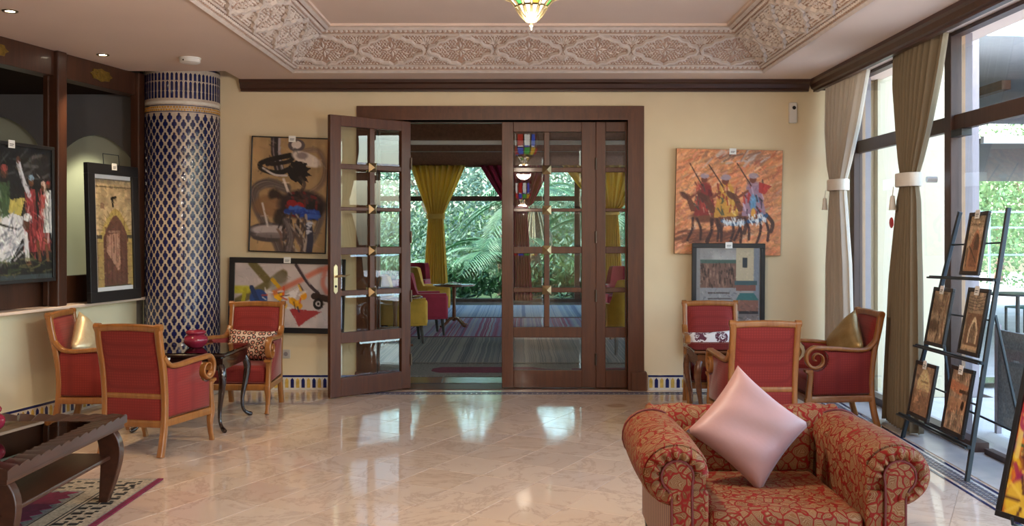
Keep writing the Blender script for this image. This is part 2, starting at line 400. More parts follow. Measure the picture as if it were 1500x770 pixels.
M['red'] = plain('red_sticker', (.65, .03, .03, 1), .5, vary=.05)
M['screen'] = plain('grey_woven_screen', (.20, .21, .22, 1), .8, vary=.3, scale=60)
M['greypost'] = plain('mauve_grey_metal', (.25, .215, .23, 1), .5, vary=.05)
M['tanseal'] = plain('tan_frame_seal', (.42, .26, .15, 1), .6, vary=.1)
M['white_rail'] = plain('white_curtain_rail', (.62, .60, .58, 1), .5, vary=.03)
M['bulb'] = emit('lantern_bulb', (1, .95, .85, 1), 60)
M['downlight'] = emit('downlight_lamp', (1, .86, .66, 1), 30)
def lampglass(name, c, st): return emit(name, c, st)
M['lg_white'] = lampglass('lit_white_glass', (1, .95, .85, 1), 2.2)
M['lg_red'] = lampglass('lit_red_glass', (.8, .05, .03, 1), 1.6)
M['lg_green'] = lampglass('lit_green_glass', (.08, .6, .1, 1), 1.6)
M['lg_blue'] = lampglass('lit_blue_glass', (.06, .16, .8, 1), 1.6)
M['lg_amber'] = lampglass('lit_amber_glass', (.95, .55, .05, 1), 1.8)
# ------------------------------------------------------------------ structure
def struct(o): o['kind'] = 'structure'; return o
YW, XR, ZC = 9.72, 3.35, 3.14          # back wall, window wall, ceiling
YB = -9.0                              # the hall goes on behind the camera
# floor: one slab, and marble tiles laid at 28 degrees to the walls
fl = struct(MB().bb(-6, 3.06, YB, YW+.3, -.25, -.004).build('floor', M['marble'], angle=0))
def clip(poly, a, b, c):               # keep a*x+b*y<=c
    out = []
    for i, p in enumerate(poly):
        q = poly[(i+1) % len(poly)]; dp = a*p[0]+b*p[1]-c; dq = a*q[0]+b*q[1]-c
        if dp <= 0: out.append(p)
        if (dp < 0) != (dq < 0) and dp != dq:
            t = dp/(dp-dq); out.append((p[0]+(q[0]-p[0])*t, p[1]+(q[1]-p[1])*t))
    return out
TS, TA = .40, math.radians(-28)
ca, sa = math.cos(TA), math.sin(TA)
full = None; nt = 0
h = TS/2-.0016
def tile_mesh(poly):
    m = MB(); n = len(poly); ctr = (sum(p[0] for p in poly)/n, sum(p[1] for p in poly)/n)
    top = [(ctr[0]+(p[0]-ctr[0])*.994, ctr[1]+(p[1]-ctr[1])*.994) for p in poly]
    m.add([(p[0], p[1], -.02) for p in poly]+[(p[0], p[1], -.0012) for p in poly]+[(p[0], p[1], 0) for p in top],
          [tuple(range(2*n, 3*n))]+[(a*n+i, a*n+(i+1) % n, (a+1)*n+(i+1) % n, (a+1)*n+i) for a in (0, 1) for i in range(n)])
    return m.mesh('tile', M['marble'], 0)
for i in range(-40, 41):
    for j in range(-40, 41):
        cx = -1.128+ca*TS*(i+.5)-sa*TS*(j+.5); cy = 7.21+sa*TS*(i+.5)+ca*TS*(j+.5)
        base = [(cx+ca*a*h-sa*b*h, cy+sa*a*h+ca*b*h) for a, b in ((-1,-1),(1,-1),(1,1),(-1,1))]
        poly = base
        for cl in ((-1, 0, 4.2), (1, 0, 2.80), (0, -1, -4.9), (0, 1, 9.42), (-.9787, .2055, 5.640)): 
            poly = clip(poly, *cl)
            if len(poly) < 3: break
        if len(poly) < 3: continue
        ar = abs(sum(poly[k][0]*poly[(k+1) % len(poly)][1]-poly[(k+1) % len(poly)][0]*poly[k][1] for k in range(len(poly))))/2
        if ar < .004: continue
        if len(poly) == 4 and abs(ar-4*h*h) < 1e-5:
            if full is None: full = tile_mesh([(ca*a*h-sa*b*h, sa*a*h+ca*b*h) for a, b in ((-1,-1),(1,-1),(1,1),(-1,1))])
            shared('tile', full, fl, (cx, cy, 0))
        else:
            shared('tile', tile_mesh([(p[0]-cx, p[1]-cy) for p in poly]), fl, (cx, cy, 0))
        nt += 1
# mosaic bands: in front of the doors, and along the window wall
def band(pts, w, nm):
    (x0, y0), (x1, y1) = pts; L = math.hypot(x1-x0, y1-y0); ux, uy = (x1-x0)/L, (y1-y0)/L
    m = MB().box(((x0+x1)/2, (y0+y1)/2, -.006), (L, w, .010), math.atan2(uy, ux))
    b = m.build(nm, M['whiteglaze'], angle=0); struct(b)
    e = MB()
    for s_ in (-1, 1): e.box(((x0+x1)/2-uy*s_*(w/2-.012), (y0+y1)/2+ux*s_*(w/2-.012), .0005), (L, .02, .004), math.atan2(uy, ux))
    e.build('border_strip', M['navy'], b, 0)
    k = int(L/.05); g = MB(); rows = 3
    for i in range(k):
        for r in range(rows):
            q = (r-(rows-1)/2)*(w-.09)/rows*1.0
            cx = x0+ux*(i+.5)*L/k-uy*q; cy = y0+uy*(i+.5)*L/k+ux*q
            g.box((cx, cy, .0005), (L/k*.72, (w-.09)/rows*.72, .004), math.atan2(uy, ux))
    g.build('mosaic_pieces', M['mosaicgrey'], b, 0, kind='stuff')
    return b
band([(-1.9, 9.50), (2.80, 9.50)], .13, 'floor_band')
band([(2.80, 4.3), (2.93, 9.6)], .20, 'floor_band')
MBx = MB().add([(2.92, 3.0, 0), (3.6, 3.0, 0), (3.6, 9.72, 0), (3.04, 9.72, 0), (2.92, 3.0, -.02), (3.6, 3.0, -.02), (3.6, 9.72, -.02), (3.04, 9.72, -.02)],
               [(0,1,2,3), (7,6,5,4), (0,4,5,1), (1,5,6,2), (2,6,7,3), (3,7,4,0)])
sill = struct(MBx.build('floor_window_strip', M['stone'], angle=0))
struct(MB().bb(2.95, 3.6, YB, 3.0, -.02, -.0005).build('floor_window_strip', M['stone'], angle=0))
struct(MB().bb(-4.4, -1.9, 9.42, 9.72, -.02, -.001).build('floor_edge_strip', M['marble'], angle=0))
struct(MB().bb(-1.9, 3.05, 9.565, 9.72, -.02, -.001).build('floor_edge_strip', M['marble'], angle=0))
# back wall with the door opening (X -1.62..1.22, to Z 2.84)
wb_ = MB().bb(-7.5, -1.62, YW, YW+.25, 0, 3.6).bb(1.22, XR+.25, YW, YW+.25, 0, 3.6).bb(-1.62, 1.22, YW, YW+.25, 2.84, 3.6)
struct(wb_.build('wall_back', M['wall'], angle=0))
# hall end behind the camera and far left side
struct(MB().bb(-7.5, XR+.3, YB-.2, YB, 0, 3.6).build('wall_front', M['wall'], angle=0))
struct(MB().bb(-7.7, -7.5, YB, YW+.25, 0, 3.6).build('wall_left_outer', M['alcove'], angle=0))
struct(MB().bb(-7.5, -6.0, YB, YW, -.25, -.002).build('floor_alcove', M['stone'], angle=0))
# ceiling with the coffer opening and the notch by the mosaic column
CX0, CX1, CY0, CY1 = -2.19, 2.345, .3, 9.17
c = MB()
c.bb(-7.5, CX0, YB, 9.14, ZC, ZC+.1); c.bb(CX1, XR+.3, YB, YW, ZC, ZC+.1); c.bb(CX0, CX1, CY1, YW, ZC, ZC+.1); c.bb(CX0, CX1, YB, CY0, ZC, ZC+.1)
c.bb(-2.82, CX0, 9.14, YW, ZC, ZC+.1); c.bb(-7.5, -4.2, 9.14, YW+.2, ZC, ZC+.1)
struct(c.build('ceiling', M['ceil'], angle=0))
struct(MB().bb(-4.2, -2.8, 9.10, YW, 3.5, 3.55).bb(-4.2, -2.8, 9.10, 9.14, ZC+.02, 3.5).bb(-4.24, -4.2, 9.10, YW, ZC, 3.55).bb(-2.8, -2.76, 9.14, YW, ZC+.02, 3.55).build('ceiling_notch', M['wall'], angle=0))
struct(MB().bb(-7.7, XR+.3, YB-.2, 22.3, 3.78, 3.9).build('light_block_slab', M['ceil'], angle=0))  # unseen slab over both rooms, added to block light leaks from the sky
DI, ZT = .43, 3.485
struct(MB().bb(CX0-.2, CX1+.2, CY0-.2, CY1+.2, ZT+.022, ZT+.10).build('ceiling_coffer', M['ceil'], angle=0))
# carved cove: four sloping sides, each with its own relief
def cove(nm, p0, p1, inw, ncell, off, pitch=.64, relief=True):
    """p0->p1 along the foot of the cove, inw = horizontal unit vector towards the middle."""
    p0, p1, inw = Vector(p0), Vector(p1), Vector(inw); L = (p1-p0).length; ux = (p1-p0).normalized()
    slope = (inw*DI+Vector((0, 0, ZT-ZC))); H = slope.length; uv = slope.normalized(); un = ux.cross(uv)
    if un.z > 0: un = -un
    R = Matrix((ux, uv, un)).transposed().to_4x4(); R.translation = p0
    m = MB(); tb = -.03
    m.add([R@Vector(q) for q in ((0,0,0),(L,0,0),(L-DI,H,0),(DI,H,0),(0,0,tb),(L,0,tb),(L-DI,H,tb),(DI,H,tb))], [(0,1,2,3),(7,6,5,4),(0,4,5,1),(1,5,6,2),(2,6,7,3),(3,7,4,0)])
    b = struct(m.build(nm, M['plastground'], angle=0))
    # plain and scalloped borders
    q = MB()
    for v0, v1, d in ((0, .028, .02), (.075, .09, .016), (H-.10, H-.085, .016), (H-.03, H, .02)):
        i0, i1 = v0*DI/H, v1*DI/H
        q.add([R@Vector(t_) for t_ in ((i0,v0,d),(L-i0,v0,d),(L-i1,v1,d),(i1,v1,d),(i0,v0,0),(L-i0,v0,0),(L-i1,v1,0),(i1,v1,0))], [(0,1,2,3),(0,4,5,1),(1,5,6,2),(2,6,7,3),(3,7,4,0)])
    q.build('border_moulding', M['plaster'], b, 0)
    s_ = MB()
    for vv in (.052, H-.058):
        i0 = vv*DI/H; k = int((L-2*i0)/.045)
        for i in range(k):
            x = i0+(i+.5)*(L-2*i0)/k; w = .017
            s_.add([R@Vector(t_) for t_ in ((x-w,vv-.01,.001),(x,vv-.018,.001),(x+w,vv-.01,.001),(x+w,vv+.010,.001),(x,vv+.018,.001),(x-w,vv+.010,.001),(x,vv,.016))], [(i_, (i_+1) % 6, 6) for i_ in range(6)])
    s_.build('scalloped_edge', M['plaster'], b, 0, kind='stuff')
    if relief:
        for k in range(ncell):
            x = off+k*pitch
            place(b, R, x, H, L)
            if k < ncell-1: placep(b, R, x+pitch/2, H, L)
    return b
HM = math.hypot(DI, ZT-ZC)
def cutmesh(mb, xc, L, name, mat):
    """bisect a relief mesh at the mitre lines so that it stays on its own side."""
    me = mb.mesh(name, mat, 0, fix=False)
    b = bmesh.new(); b.from_mesh(me)
    k = DI/HM
    for n_, p_ in (((-1, k), (.012-xc, 0)), ((1, k), (L-.012-xc, 0))):
        nv = Vector((n_[0], n_[1], 0)).normalized()
        bmesh.ops.bisect_plane(b, geom=b.verts[:]+b.edges[:]+b.faces[:], plane_co=(p_[0], p_[1], 0), plane_no=nv, clear_outer=True)
    b.to_mesh(me); b.free()
    return me if len(me.polygons) else None
def ribbon(m, pts, w, d, closed=True):
    m.sweep(pts, [(-w/2, 0), (-w*.35, -d), (w*.35, -d), (w/2, 0)] if False else [(0, -w/2), (d, -w*.3), (d, w*.3), (0, w/2)], (0, 0, 1), None, closed, False)
def lobed():
    H = HM; cy = H/2; a, b_ = .285, H/2-.098
    q = [(0, b_*1.04), (.045, b_*.86), (.10, b_*.84), (.135, b_*.66), (.19, b_*.60), (.215, b_*.36), (.25, b_*.28), (a, .04), (a*1.06, 0)]
    pts = q+[(x, -y) for x, y in q[-2::-1]]
    pts = pts+[(-x, y) for x, y in pts[-2:0:-1]]
    return [(x, y+cy, .004) for x, y in pts]
def cart_mb():
    m = MB(); ribbon(m, lobed(), .036, .028)
    return m
def leafq(m, x, y, ang, l, w, z=.014):
    c_, s_ = math.cos(ang), math.sin(ang)
    T = lambda a, b, e: (x+c_*a-s_*b, y+s_*a+c_*b, e)
    m.add([T(0, 0, .001), T(l*.45, w/2, .001), T(l, 0, .001), T(l*.45, -w/2, .001), T(l*.45, 0, z)], [(0, 1, 4), (1, 2, 4), (2, 3, 4), (3, 0, 4)])
def rosette_mb():
    m = MB(); cy = HM/2
    for k in range(4): 
        leafq(m, .012*math.cos(k*PI/2), cy+.012*math.sin(k*PI/2), k*PI/2, .085, .03, .02)
        leafq(m, .010*math.cos(k*PI/2+PI/4), cy+.010*math.sin(k*PI/2+PI/4), k*PI/2+PI/4, .055, .022, .02)
    for sx in (-1, 1):
        for sy in (-1, 1):
            leafq(m, sx*.03, cy+sy*.09, math.atan2(sy*1.2, sx*.4), .05, .022, .018); leafq(m, sx*.10, cy+sy*.03, math.atan2(sy*.5, sx), .06, .024, .018); leafq(m, sx*.10, cy+sy*.075, math.atan2(sy, sx*.8), .05, .022, .018); leafq(m, sx*.17, cy+sy*.02, math.atan2(sy*.6, sx), .055, .022, .018)
    return m
def fill_mb():
    m = MB(); cy = HM/2; r = random.Random(3)
    inside = lobed()
    for yi in range(15):
        for xi in range(11):
            x = .016+xi*.0292+(.0146 if yi % 2 else 0); y = .105+yi*(HM/2-.105)/7.2
            if x > .33: continue
            dy = abs(y-cy)
            near = min(math.hypot(x-px, y-py) for px, py, _ in inside)
            if near < .024 or math.hypot(x, dy) < .095 and min(x, dy) < .02: continue
            a = math.atan2(y-cy, x)+r.choice((.7, -.7, 1.5, 0))
            l, w = .034, .0155
            leafq(m, x-math.cos(a)*l/2, y-math.sin(a)*l/2, a, l, w)
            if x > .02: leafq(m, -(x-math.cos(a)*l/2), y-math.sin(a)*l/2, PI-a, l, w)
    return m
def palm_mb(sg):
    m = MB(); cy = HM/2; y0 = cy+sg*.065
    for k in range(-3, 4): leafq(m, 0, y0, sg*PI/2+k*.36, .115-.012*abs(k), .03, .022)
    return m
RELIEF = {'cartouche': cart_mb(), 'rosette': rosette_mb(), 'arabesque': fill_mb()}
PALMS = (palm_mb(1), palm_mb(-1))
RMESH = {}
def put(b, R, x, L, nm, mb, key):
    edge = x < .85 or x > L-.85
    if edge: me = cutmesh(mb, x, L, nm, M['plaster'])
    else:
        if key not in RMESH: RMESH[key] = mb.mesh(nm, M['plaster'], 0, fix=False)
        me = RMESH[key]
    if not me: return
    o = bpy.data.objects.new(nm, me); link(o, b); o.matrix_world = R@Matrix.Translation((x, 0, 0))
    if nm == 'arabesque': o['kind'] = 'stuff'
def place(b, R, x, H, L):
    for nm, mb in RELIEF.items(): put(b, R, x, L, nm, mb, nm)
def placep(b, R, x, H, L):
    for i, mb in enumerate(PALMS): put(b, R, x, L, 'palmette', mb, 'palmette%d' % i)
cove('ceiling_cove_back', (CX0, CY1, ZC), (CX1, CY1, ZC), (0, -1, 0), 7, .35)
cove('ceiling_cove_left', (CX0, CY1, ZC), (CX0, CY0, ZC), (1, 0, 0), 9, .35)
cove('ceiling_cove_right', (CX1, CY0, ZC), (CX1, CY1, ZC), (-1, 0, 0), 9, CY1-CY0-.35-8*.64)
cove('ceiling_cove_front', (CX1, CY0, ZC), (CX0, CY0, ZC), (0, 1, 0), 7, .35, relief=False)
# moulding round the top of the coffer
m = MB(); x0, x1, y0, y1 = CX0+DI, CX1-DI, CY0+DI, CY1-DI
m.sweep([(x0, y0, ZT), (x1, y0, ZT), (x1, y1, ZT), (x0, y1, ZT)], [(-.05, -.02), (.03, -.02), (.03, .03), (-.01, .045), (-.05, .07)], (0, 0, 1), closed=True)
m = MB(); m.sweep([(x0, y0, ZT+.03), (x1, y0, ZT+.03), (x1, y1, ZT+.03), (x0, y1, ZT+.03)], [(-.03, -.03), (.03, -.03), (.03, .02), (-.03, .0)], (0, 0, 1), closed=True)
struct(m.build('trim_1', M['ceil'], angle=0))
# cornice: along the back wall and along the window wall
pf = [(0, 0), (.105, 0), (.105, .03), (.085, .045), (.07, .085), (.045, .10), (.045, .125), (0, .125)]   # (down is +z reversed)
def cornice(nm, a, b, inw):
    a, b, inw = Vector(a), Vector(b), Vector(inw); m = MB()
    for p in (a, b): m.v += [p+inw*d+Vector((0, 0, -z)) for d, z in [(0, .0), (.11, .0), (.11, .03), (.085, .045), (.07, .085), (.05, .095), (.05, .115), (0, .115)]]
    k = 8; m.f += [(i, (i+1) % k, k+(i+1) % k, k+i) for i in range(k)]+[tuple(range(k)), tuple(range(k, 2*k))[::-1]]
    return struct(m.build(nm, M['trim'], angle=0))
cornice('trim_2', (-2.83, YW, ZC), (2.92, YW, ZC), (0, -1, 0))
cornice('trim_3', (3.03, YB, ZC), (3.03, YW, ZC), (-1, 0, 0))
struct(MB().bb(3.03, XR+.02, YW-.03, YW, ZC-.1, ZC).build('trim_4', M['trim'], angle=0))
# baseboards with cobalt and yellow glazed pieces
def baseboard(nm, a, b, inw, h_=.15):
    a, b, inw = Vector(a), Vector(b), Vector(inw); L = (b-a).length; u = (b-a).normalized()
    def bx(m, x0, x1, z0, z1, d0, d1):
        vs = [a+u*x+inw*d+Vector((0, 0, z)) for x in (x0, x1) for d in (d0, d1) for z in (z0, z1)]
        m.add(vs, [(0,1,3,2),(4,6,7,5),(0,4,5,1),(2,3,7,6),(0,2,6,4),(1,5,7,3)])
    m = MB(); bx(m, 0, L, 0, h_, 0, .012); o = struct(m.build(nm, M['whiteglaze'], angle=0))
    m = MB(); bx(m, 0, L, h_-.02, h_, .012, .015); m.build('blue_edge', M['blue'], o, 0)
    bl, ye = MB(), MB(); k = int(L/.055)
    for i in range(k):
        x = (i+.5)*L/k; w = .017
        q = bl if i % 2 else ye
        out = [(-w, .022), (w, .022), (w, .10), (w*.6, .11), (0, .122), (-w*.6, .11), (-w, .10)]
        q.prism(out, lambda p_, z, d: a+u*(x+p_)+inw*d+Vector((0, 0, z)), .012, .0145)
    bl.build('cobalt_pieces', M['blue'], o, 0, kind='stuff'); ye.build('yellow_pieces', M['yellow'], o, 0, kind='stuff')
baseboard('baseboard_back_left', (-2.95, YW, 0), (-1.68, YW, 0), (0, -1, 0))
baseboard('baseboard_back_right', (1.30, YW, 0), (XR, YW, 0), (0, -1, 0))
# left side: a half wall that runs at a slant, its ledge, and the timber screen over it
LA = Vector((-3.74, 9.65, 0)); LU = Vector((-.2055, -.9787, 0)); LN = Vector((.9787, -.2055, 0))   # along (towards the camera), facing the room
def LP(s_, d, z): return LA+LU*s_+LN*d+Vector((0, 0, z))
def lbox(m, s0, s1, d0, d1, z0, z1):
    m.add([LP(s_, d, z) for s_ in (s0, s1) for d in (d0, d1) for z in (z0, z1)], [(0,1,3,2),(4,6,7,5),(0,4,5,1),(2,3,7,6),(0,2,6,4),(1,5,7,3)]); return m
struct(lbox(MB(), -.05, 9.5, -.22, 0, 0, .945).build('wall_left', M['wallpale'], angle=0))
struct(lbox(MB(), -.05, 9.5, -.30, .16, .945, .970).build('trim_5', M['ceil'], angle=0, bevel=.005))
baseboard('baseboard_left', LP(0, 0, 0), LP(5, 0, 0), LN)
al = MB(); lbox(al, -.30, 9.5, -.08, -.02, .97, 1.215)
struct(al.build('trim_6', M['alcwood'], angle=0, bevel=.006))
bm_ = MB(); lbox(bm_, -.10, 9.5, -.04, .11, 2.925, ZC); scr = struct(bm_.build('trim_7', M['alcwood'], angle=0, bevel=.006))
for s_, w, z in ((.36, .10, ZC), (1.50, .12, ZC), (3.2, .15, ZC), (4.9, .15, ZC)):
    p = lbox(MB(), s_-w/2, s_+w/2, .055, .15, .97, z); p.build('post', M['alcwood'], scr, 0, bevel=.012)
    lbox(MB(), s_+w/2-.006, s_+w/2+.02, .02, .07, .98, 2.93).build('post_strip', M['alcwood'], scr, 0, bevel=.006) if w > .11 else None
for s_ in (.93, 2.25):                    # gilt ornaments on the beam
    m = MB(); out = []
    for i in range(16):
        a_ = 2*PI*i/16; r_ = 1 if i % 2 == 0 else .82
        out.append((math.cos(a_)*.16*r_, math.sin(a_)*.06*r_))
    m.prism(out, lambda a_, b_, d: LP(s_+a_, d, 3.03+b_), .11, .118)
    m.prism([(a_*.55, b_*.55) for a_, b_ in out], lambda a_, b_, d: LP(s_+a_, d, 3.03+b_), .118, .124)
    m.build('gilt_ornament', M['gold_ornament'], scr, 0)
# alcove beyond the screen: back wall with two arched niches, dark timber soffit
ya = 9.43
def arch_wall():
    m = MB()
    spans = [(-4.55-.43, -4.55+.43, 2.42), (-5.09-.50-.05, -5.09+.36, 2.55)]
    # simple wall plane, niches as deep boxes let into it: wall in strips round two arched openings
    ops = [(-4.63, -3.79, 2.56), (-5.60, -4.73, 2.74)]
    xs = sorted({-7.5, -3.72}|{o_[0] for o_ in ops}|{o_[1] for o_ in ops})
    for x0, x1 in zip(xs, xs[1:]):
        op = next((o_ for o_ in ops if o_[0] <= x0+1e-6 and x1 <= o_[1]+1e-6), None)
        if not op: m.bb(x0, x1, ya, ya+.02, 0, 3.2); continue
        n = 16; zt = op[2]; zs = zt-.33
        m.bb(x0, x1, ya, ya+.02, 0, .9)
        pr = []
        for i in range(n+1):
            t_ = i/n; xx = x0+(x1-x0)*t_; pr.append((xx, zs+(zt-zs)*math.sin(PI*t_)**.75))
        for (xa, za), (xb, zb) in zip(pr, pr[1:]):
            m.add([(xa, ya, za), (xb, ya, zb), (xb, ya, 3.2), (xa, ya, 3.2), (xa, ya+.02, za), (xb, ya+.02, zb), (xb, ya+.02, 3.2), (xa, ya+.02, 3.2)], [(0,1,2,3),(7,6,5,4),(0,4,5,1),(2,6,7,3)])
    return m
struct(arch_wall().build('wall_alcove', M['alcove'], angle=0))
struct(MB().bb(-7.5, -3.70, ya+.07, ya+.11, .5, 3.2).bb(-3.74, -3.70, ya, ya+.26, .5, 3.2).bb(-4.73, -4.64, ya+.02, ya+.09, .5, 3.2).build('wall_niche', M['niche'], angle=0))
struct(lbox(MB(), -.30, 18.5, -6.0, -.05, 2.96, 3.0).build('ceiling_alcove', M['matdark'], angle=0))
def spot(name, loc, e, ang=80, c=(1, .8, .55), aim=(0, 0, -1), r=.03):
    l = bpy.data.lights.new(name, 'SPOT'); l.energy = e; l.spot_size = math.radians(ang); l.spot_blend = .6; l.color = c; l.shadow_soft_size = r
    o = bpy.data.objects.new(name, l); C.objects.link(o); o.location = loc
    o.rotation_euler = Vector(aim).to_track_quat('-Z', 'Y').to_euler(); return o
spot('niche_lamp', (-4.35, 8.95, 2.93), 60, 50, (1, .95, .66), (.05, .36, -1), .05)
spot('niche_lamp', (-5.15, 8.85, 2.93), 40, 50, (.8, .95, 1), (0, .42, -1), .05)
# window wall: mullions, transom, glass, low sill
wr = MB(); XF0, XF1 = XR, XR+.06
fr = struct(MB().bb(XF0, XF1, -3.0, YW, 2.385, 2.505).build('window_1', M['framewood'], angle=0, bevel=.006))
fr['label'] = 'dark timber window wall with tall panes'
MB().bb(XF0-.02, XF1, -3.0, YW, 3.11, ZC).build('top_rail', M['framewood'], fr, 0)
MB().bb(XF0-.05, XF1, 6.95, YW, 0, .07).build('bottom_rail', M['framewood'], fr, 0)
struct(MB().bb(XF0-.05, XF1+.1, YB, -3.0, 0, ZC).build('wall_right', M['wall'], angle=0))  # unseen stretch behind the camera, made solid to darken the foreground
MB().bb(XF0, XF1, -3.0, 6.9, 0, .04).build('bottom_rail', M['framewood'], fr, 0)
mul = [9.57, 7.43, 5.35, 3.2, 1.1, -1.0]
for y in mul:
    MB().bb(XF0-.03, XF1, y-.055, y+.055, 0, ZC).build('mullion', M['framewood'], fr, 0, bevel=.006)
    MB().bb(XF1, XF1+.03, y-.045, y+.045, 0, ZC).build('frame_seal', M['tanseal'], fr, 0)
    MB().bb(XF1+.03, XF1+.085, y-.045, y+.045, 0, ZC).build('outer_post', M['greypost'], fr, 0)
for y1_, y0_ in zip(mul, mul[1:]+[-3.05]):
    MB().bb(XF0+.025, XF0+.033, y0_+.055, y1_-.055, 2.505, 3.03).build('pane', M['winglass'], fr, 0)
    MB().bb(XF0+.025, XF0+.033, y0_+.055, y1_-.055, .07, 2.385).build('pane', M['winglass'], fr, 0)
MB().bb(XF0+.02, XF0+.04, 6.25, 6.28, .04, 2.385).build('door_edge', M['rail'], fr, 0)
MB().bb(XF0-.03, XF0+.05, 7.19, 7.37, 2.33, 2.385).build('door_closer', M['black'], fr, 0, bevel=.004)
# mosaic column
CCX, CCY, CR = -3.355, 9.50, .352
cl_ = struct(MB().lathe([(CR, 0), (CR, 3.52)], 64, (CCX, CCY, 0)).build('column', M['grout'], angle=60))
def onc(a, z, r): return (CCX+math.cos(a)*r, CCY+math.sin(a)*r, z)
def cpiece(m, a, z, out, r=CR+.004):
    n = len(out); vs = [onc(a+x/CR, z+y, r) for x, y in out]+[onc(a+x/CR*1.04, z+y, CR-.002) for x, y in out]
    m.add(vs+[onc(a, z, r+.001)], [(i, (i+1) % n, 2*n) for i in range(n)]+[(i, n+i, n+(i+1) % n, (i+1) % n) for i in range(n)])
NA = 26; m = MB(); pitch = 2*PI/NA; dz = .0628
quat = []
for x, y in ((0, .050), (.013, .040), (.012, .026), (.028, .012), (.028, -.012), (.012, -.026), (.013, -.040), (0, -.050), (-.013, -.040), (-.012, -.026), (-.028, -.012), (-.028, .012), (-.012, .026), (-.013, .040)): quat.append((x*.84, y*.95))
z = .25; row = 0
while z < 2.70:
    for k in range(NA): cpiece(m, (k+.5*(row % 2))*pitch, z, quat)
    z += dz; row += 1
m.build('navy_lattice_pieces', M['navy'], cl_, 0, fix=False, kind='stuff')
m = MB(); bar = [(-.012, -.035), (.012, -.035), (.012, .03), (0, .045), (-.012, .03)]
for zz, sc_ in ((2.92, 1.0), (3.0, 1.25), (3.09, 1.0)):
    for k in range(52): cpiece(m, (k+.5)*pitch/2, zz, [(x, y*sc_*.95) for x, y in bar])
m.build('navy_band_pieces', M['navy'], cl_, 0, fix=False, kind='stuff')
m = MB()
for k in range(80):
    for zz in (2.775, 2.80): cpiece(m, (k+.5*(zz > 2.79))*2*PI/80, zz, [(-.009, -.009), (.009, -.009), (.009, .009), (-.009, .009)])
m.build('amber_band_pieces', M['goldtile'], cl_, 0, fix=False, kind='stuff')
def hoop(z0, z1, r): return MB().lathe([(CR-.01, z0), (r, z0), (r, z1), (CR-.01, z1)], 64, (CCX, CCY, 0))
hp = hoop(2.755, 2.762, CR+.004); hp.lathe([(CR-.01, 2.815), (CR+.004, 2.815), (CR+.004, 2.822), (CR-.01, 2.822)], 64, (CCX, CCY, 0)); hp.lathe([(CR-.01, 3.17), (CR+.004, 3.17), (CR+.004, 3.19), (CR-.01, 3.19)], 64, (CCX, CCY, 0)); hp.lathe([(CR-.01, 3.215), (CR+.004, 3.215), (CR+.004, 3.235), (CR-.01, 3.235)], 64, (CCX, CCY, 0))
hp.build('navy_hoops', M['navy'], cl_, 60)
wp = hoop(2.835, 2.86, CR+.006); wp.build('white_hoop', M['whiteglaze'], cl_, 60)
m = MB()
for k in range(90):
    for r_ in range(3): 
        rr = random.random()
        cpiece(m, (k+rr)*2*PI/90, 3.275+r_*.045, [(-.008, -.012), (.006, -.014), (.009, .010), (-.004, .013)], CR+.006)
m.build('carved_capital_pieces', M['plastground'], cl_, 0, fix=False, kind='stuff')
# ------------------------------------------------------------------ doors
def pane_mb(w, h):
    m = MB(); a = min(.022, w*.12)
    o_ = [(-w/2, -h/2), (w/2, -h/2), (w/2, h/2), (-w/2, h/2)]; i_ = [(-w/2+a, -h/2+a), (w/2-a, -h/2+a), (w/2-a, h/2-a), (-w/2+a, h/2-a)]
    vs = [(x, -.0015, z) for x, z in o_]+[(x, -.005, z) for x, z in i_]+[(x, .0015, z) for x, z in o_]+[(x, .005, z) for x, z in i_]
    fs = [(4,5,6,7), (15,14,13,12)]+[(k, (k+1) % 4, 4+(k+1) % 4, 4+k) for k in range(4)]+[(8+(k+1) % 4, 8+k, 12+k, 12+(k+1) % 4) for k in range(4)]+[((k+1) % 4, k, 8+k, 8+(k+1) % 4) for k in range(4)]
    return m.add(vs, fs)
ROWS = [(2.627, 2.264), (2.215, 1.845), (1.81, 1.453), (1.383, 1.034), (.985, .629)]; LOW = (.524, .189); LH = 2.73
def boss_mb():
    m = MB(); a = .045
    for s_ in (1, -1):
        m.add([(-a, s_*.028, -a), (a, s_*.028, -a), (a, s_*.028, a), (-a, s_*.028, a), (0, s_*.065, 0), (-a, s_*.02, -a), (a, s_*.02, -a), (a, s_*.02, a), (-a, s_*.02, a)],
              [(0,1,4), (1,2,4), (2,3,4), (3,0,4), (0,5,6,1), (1,6,7,2), (2,7,8,3), (3,8,5,0)])
    return m
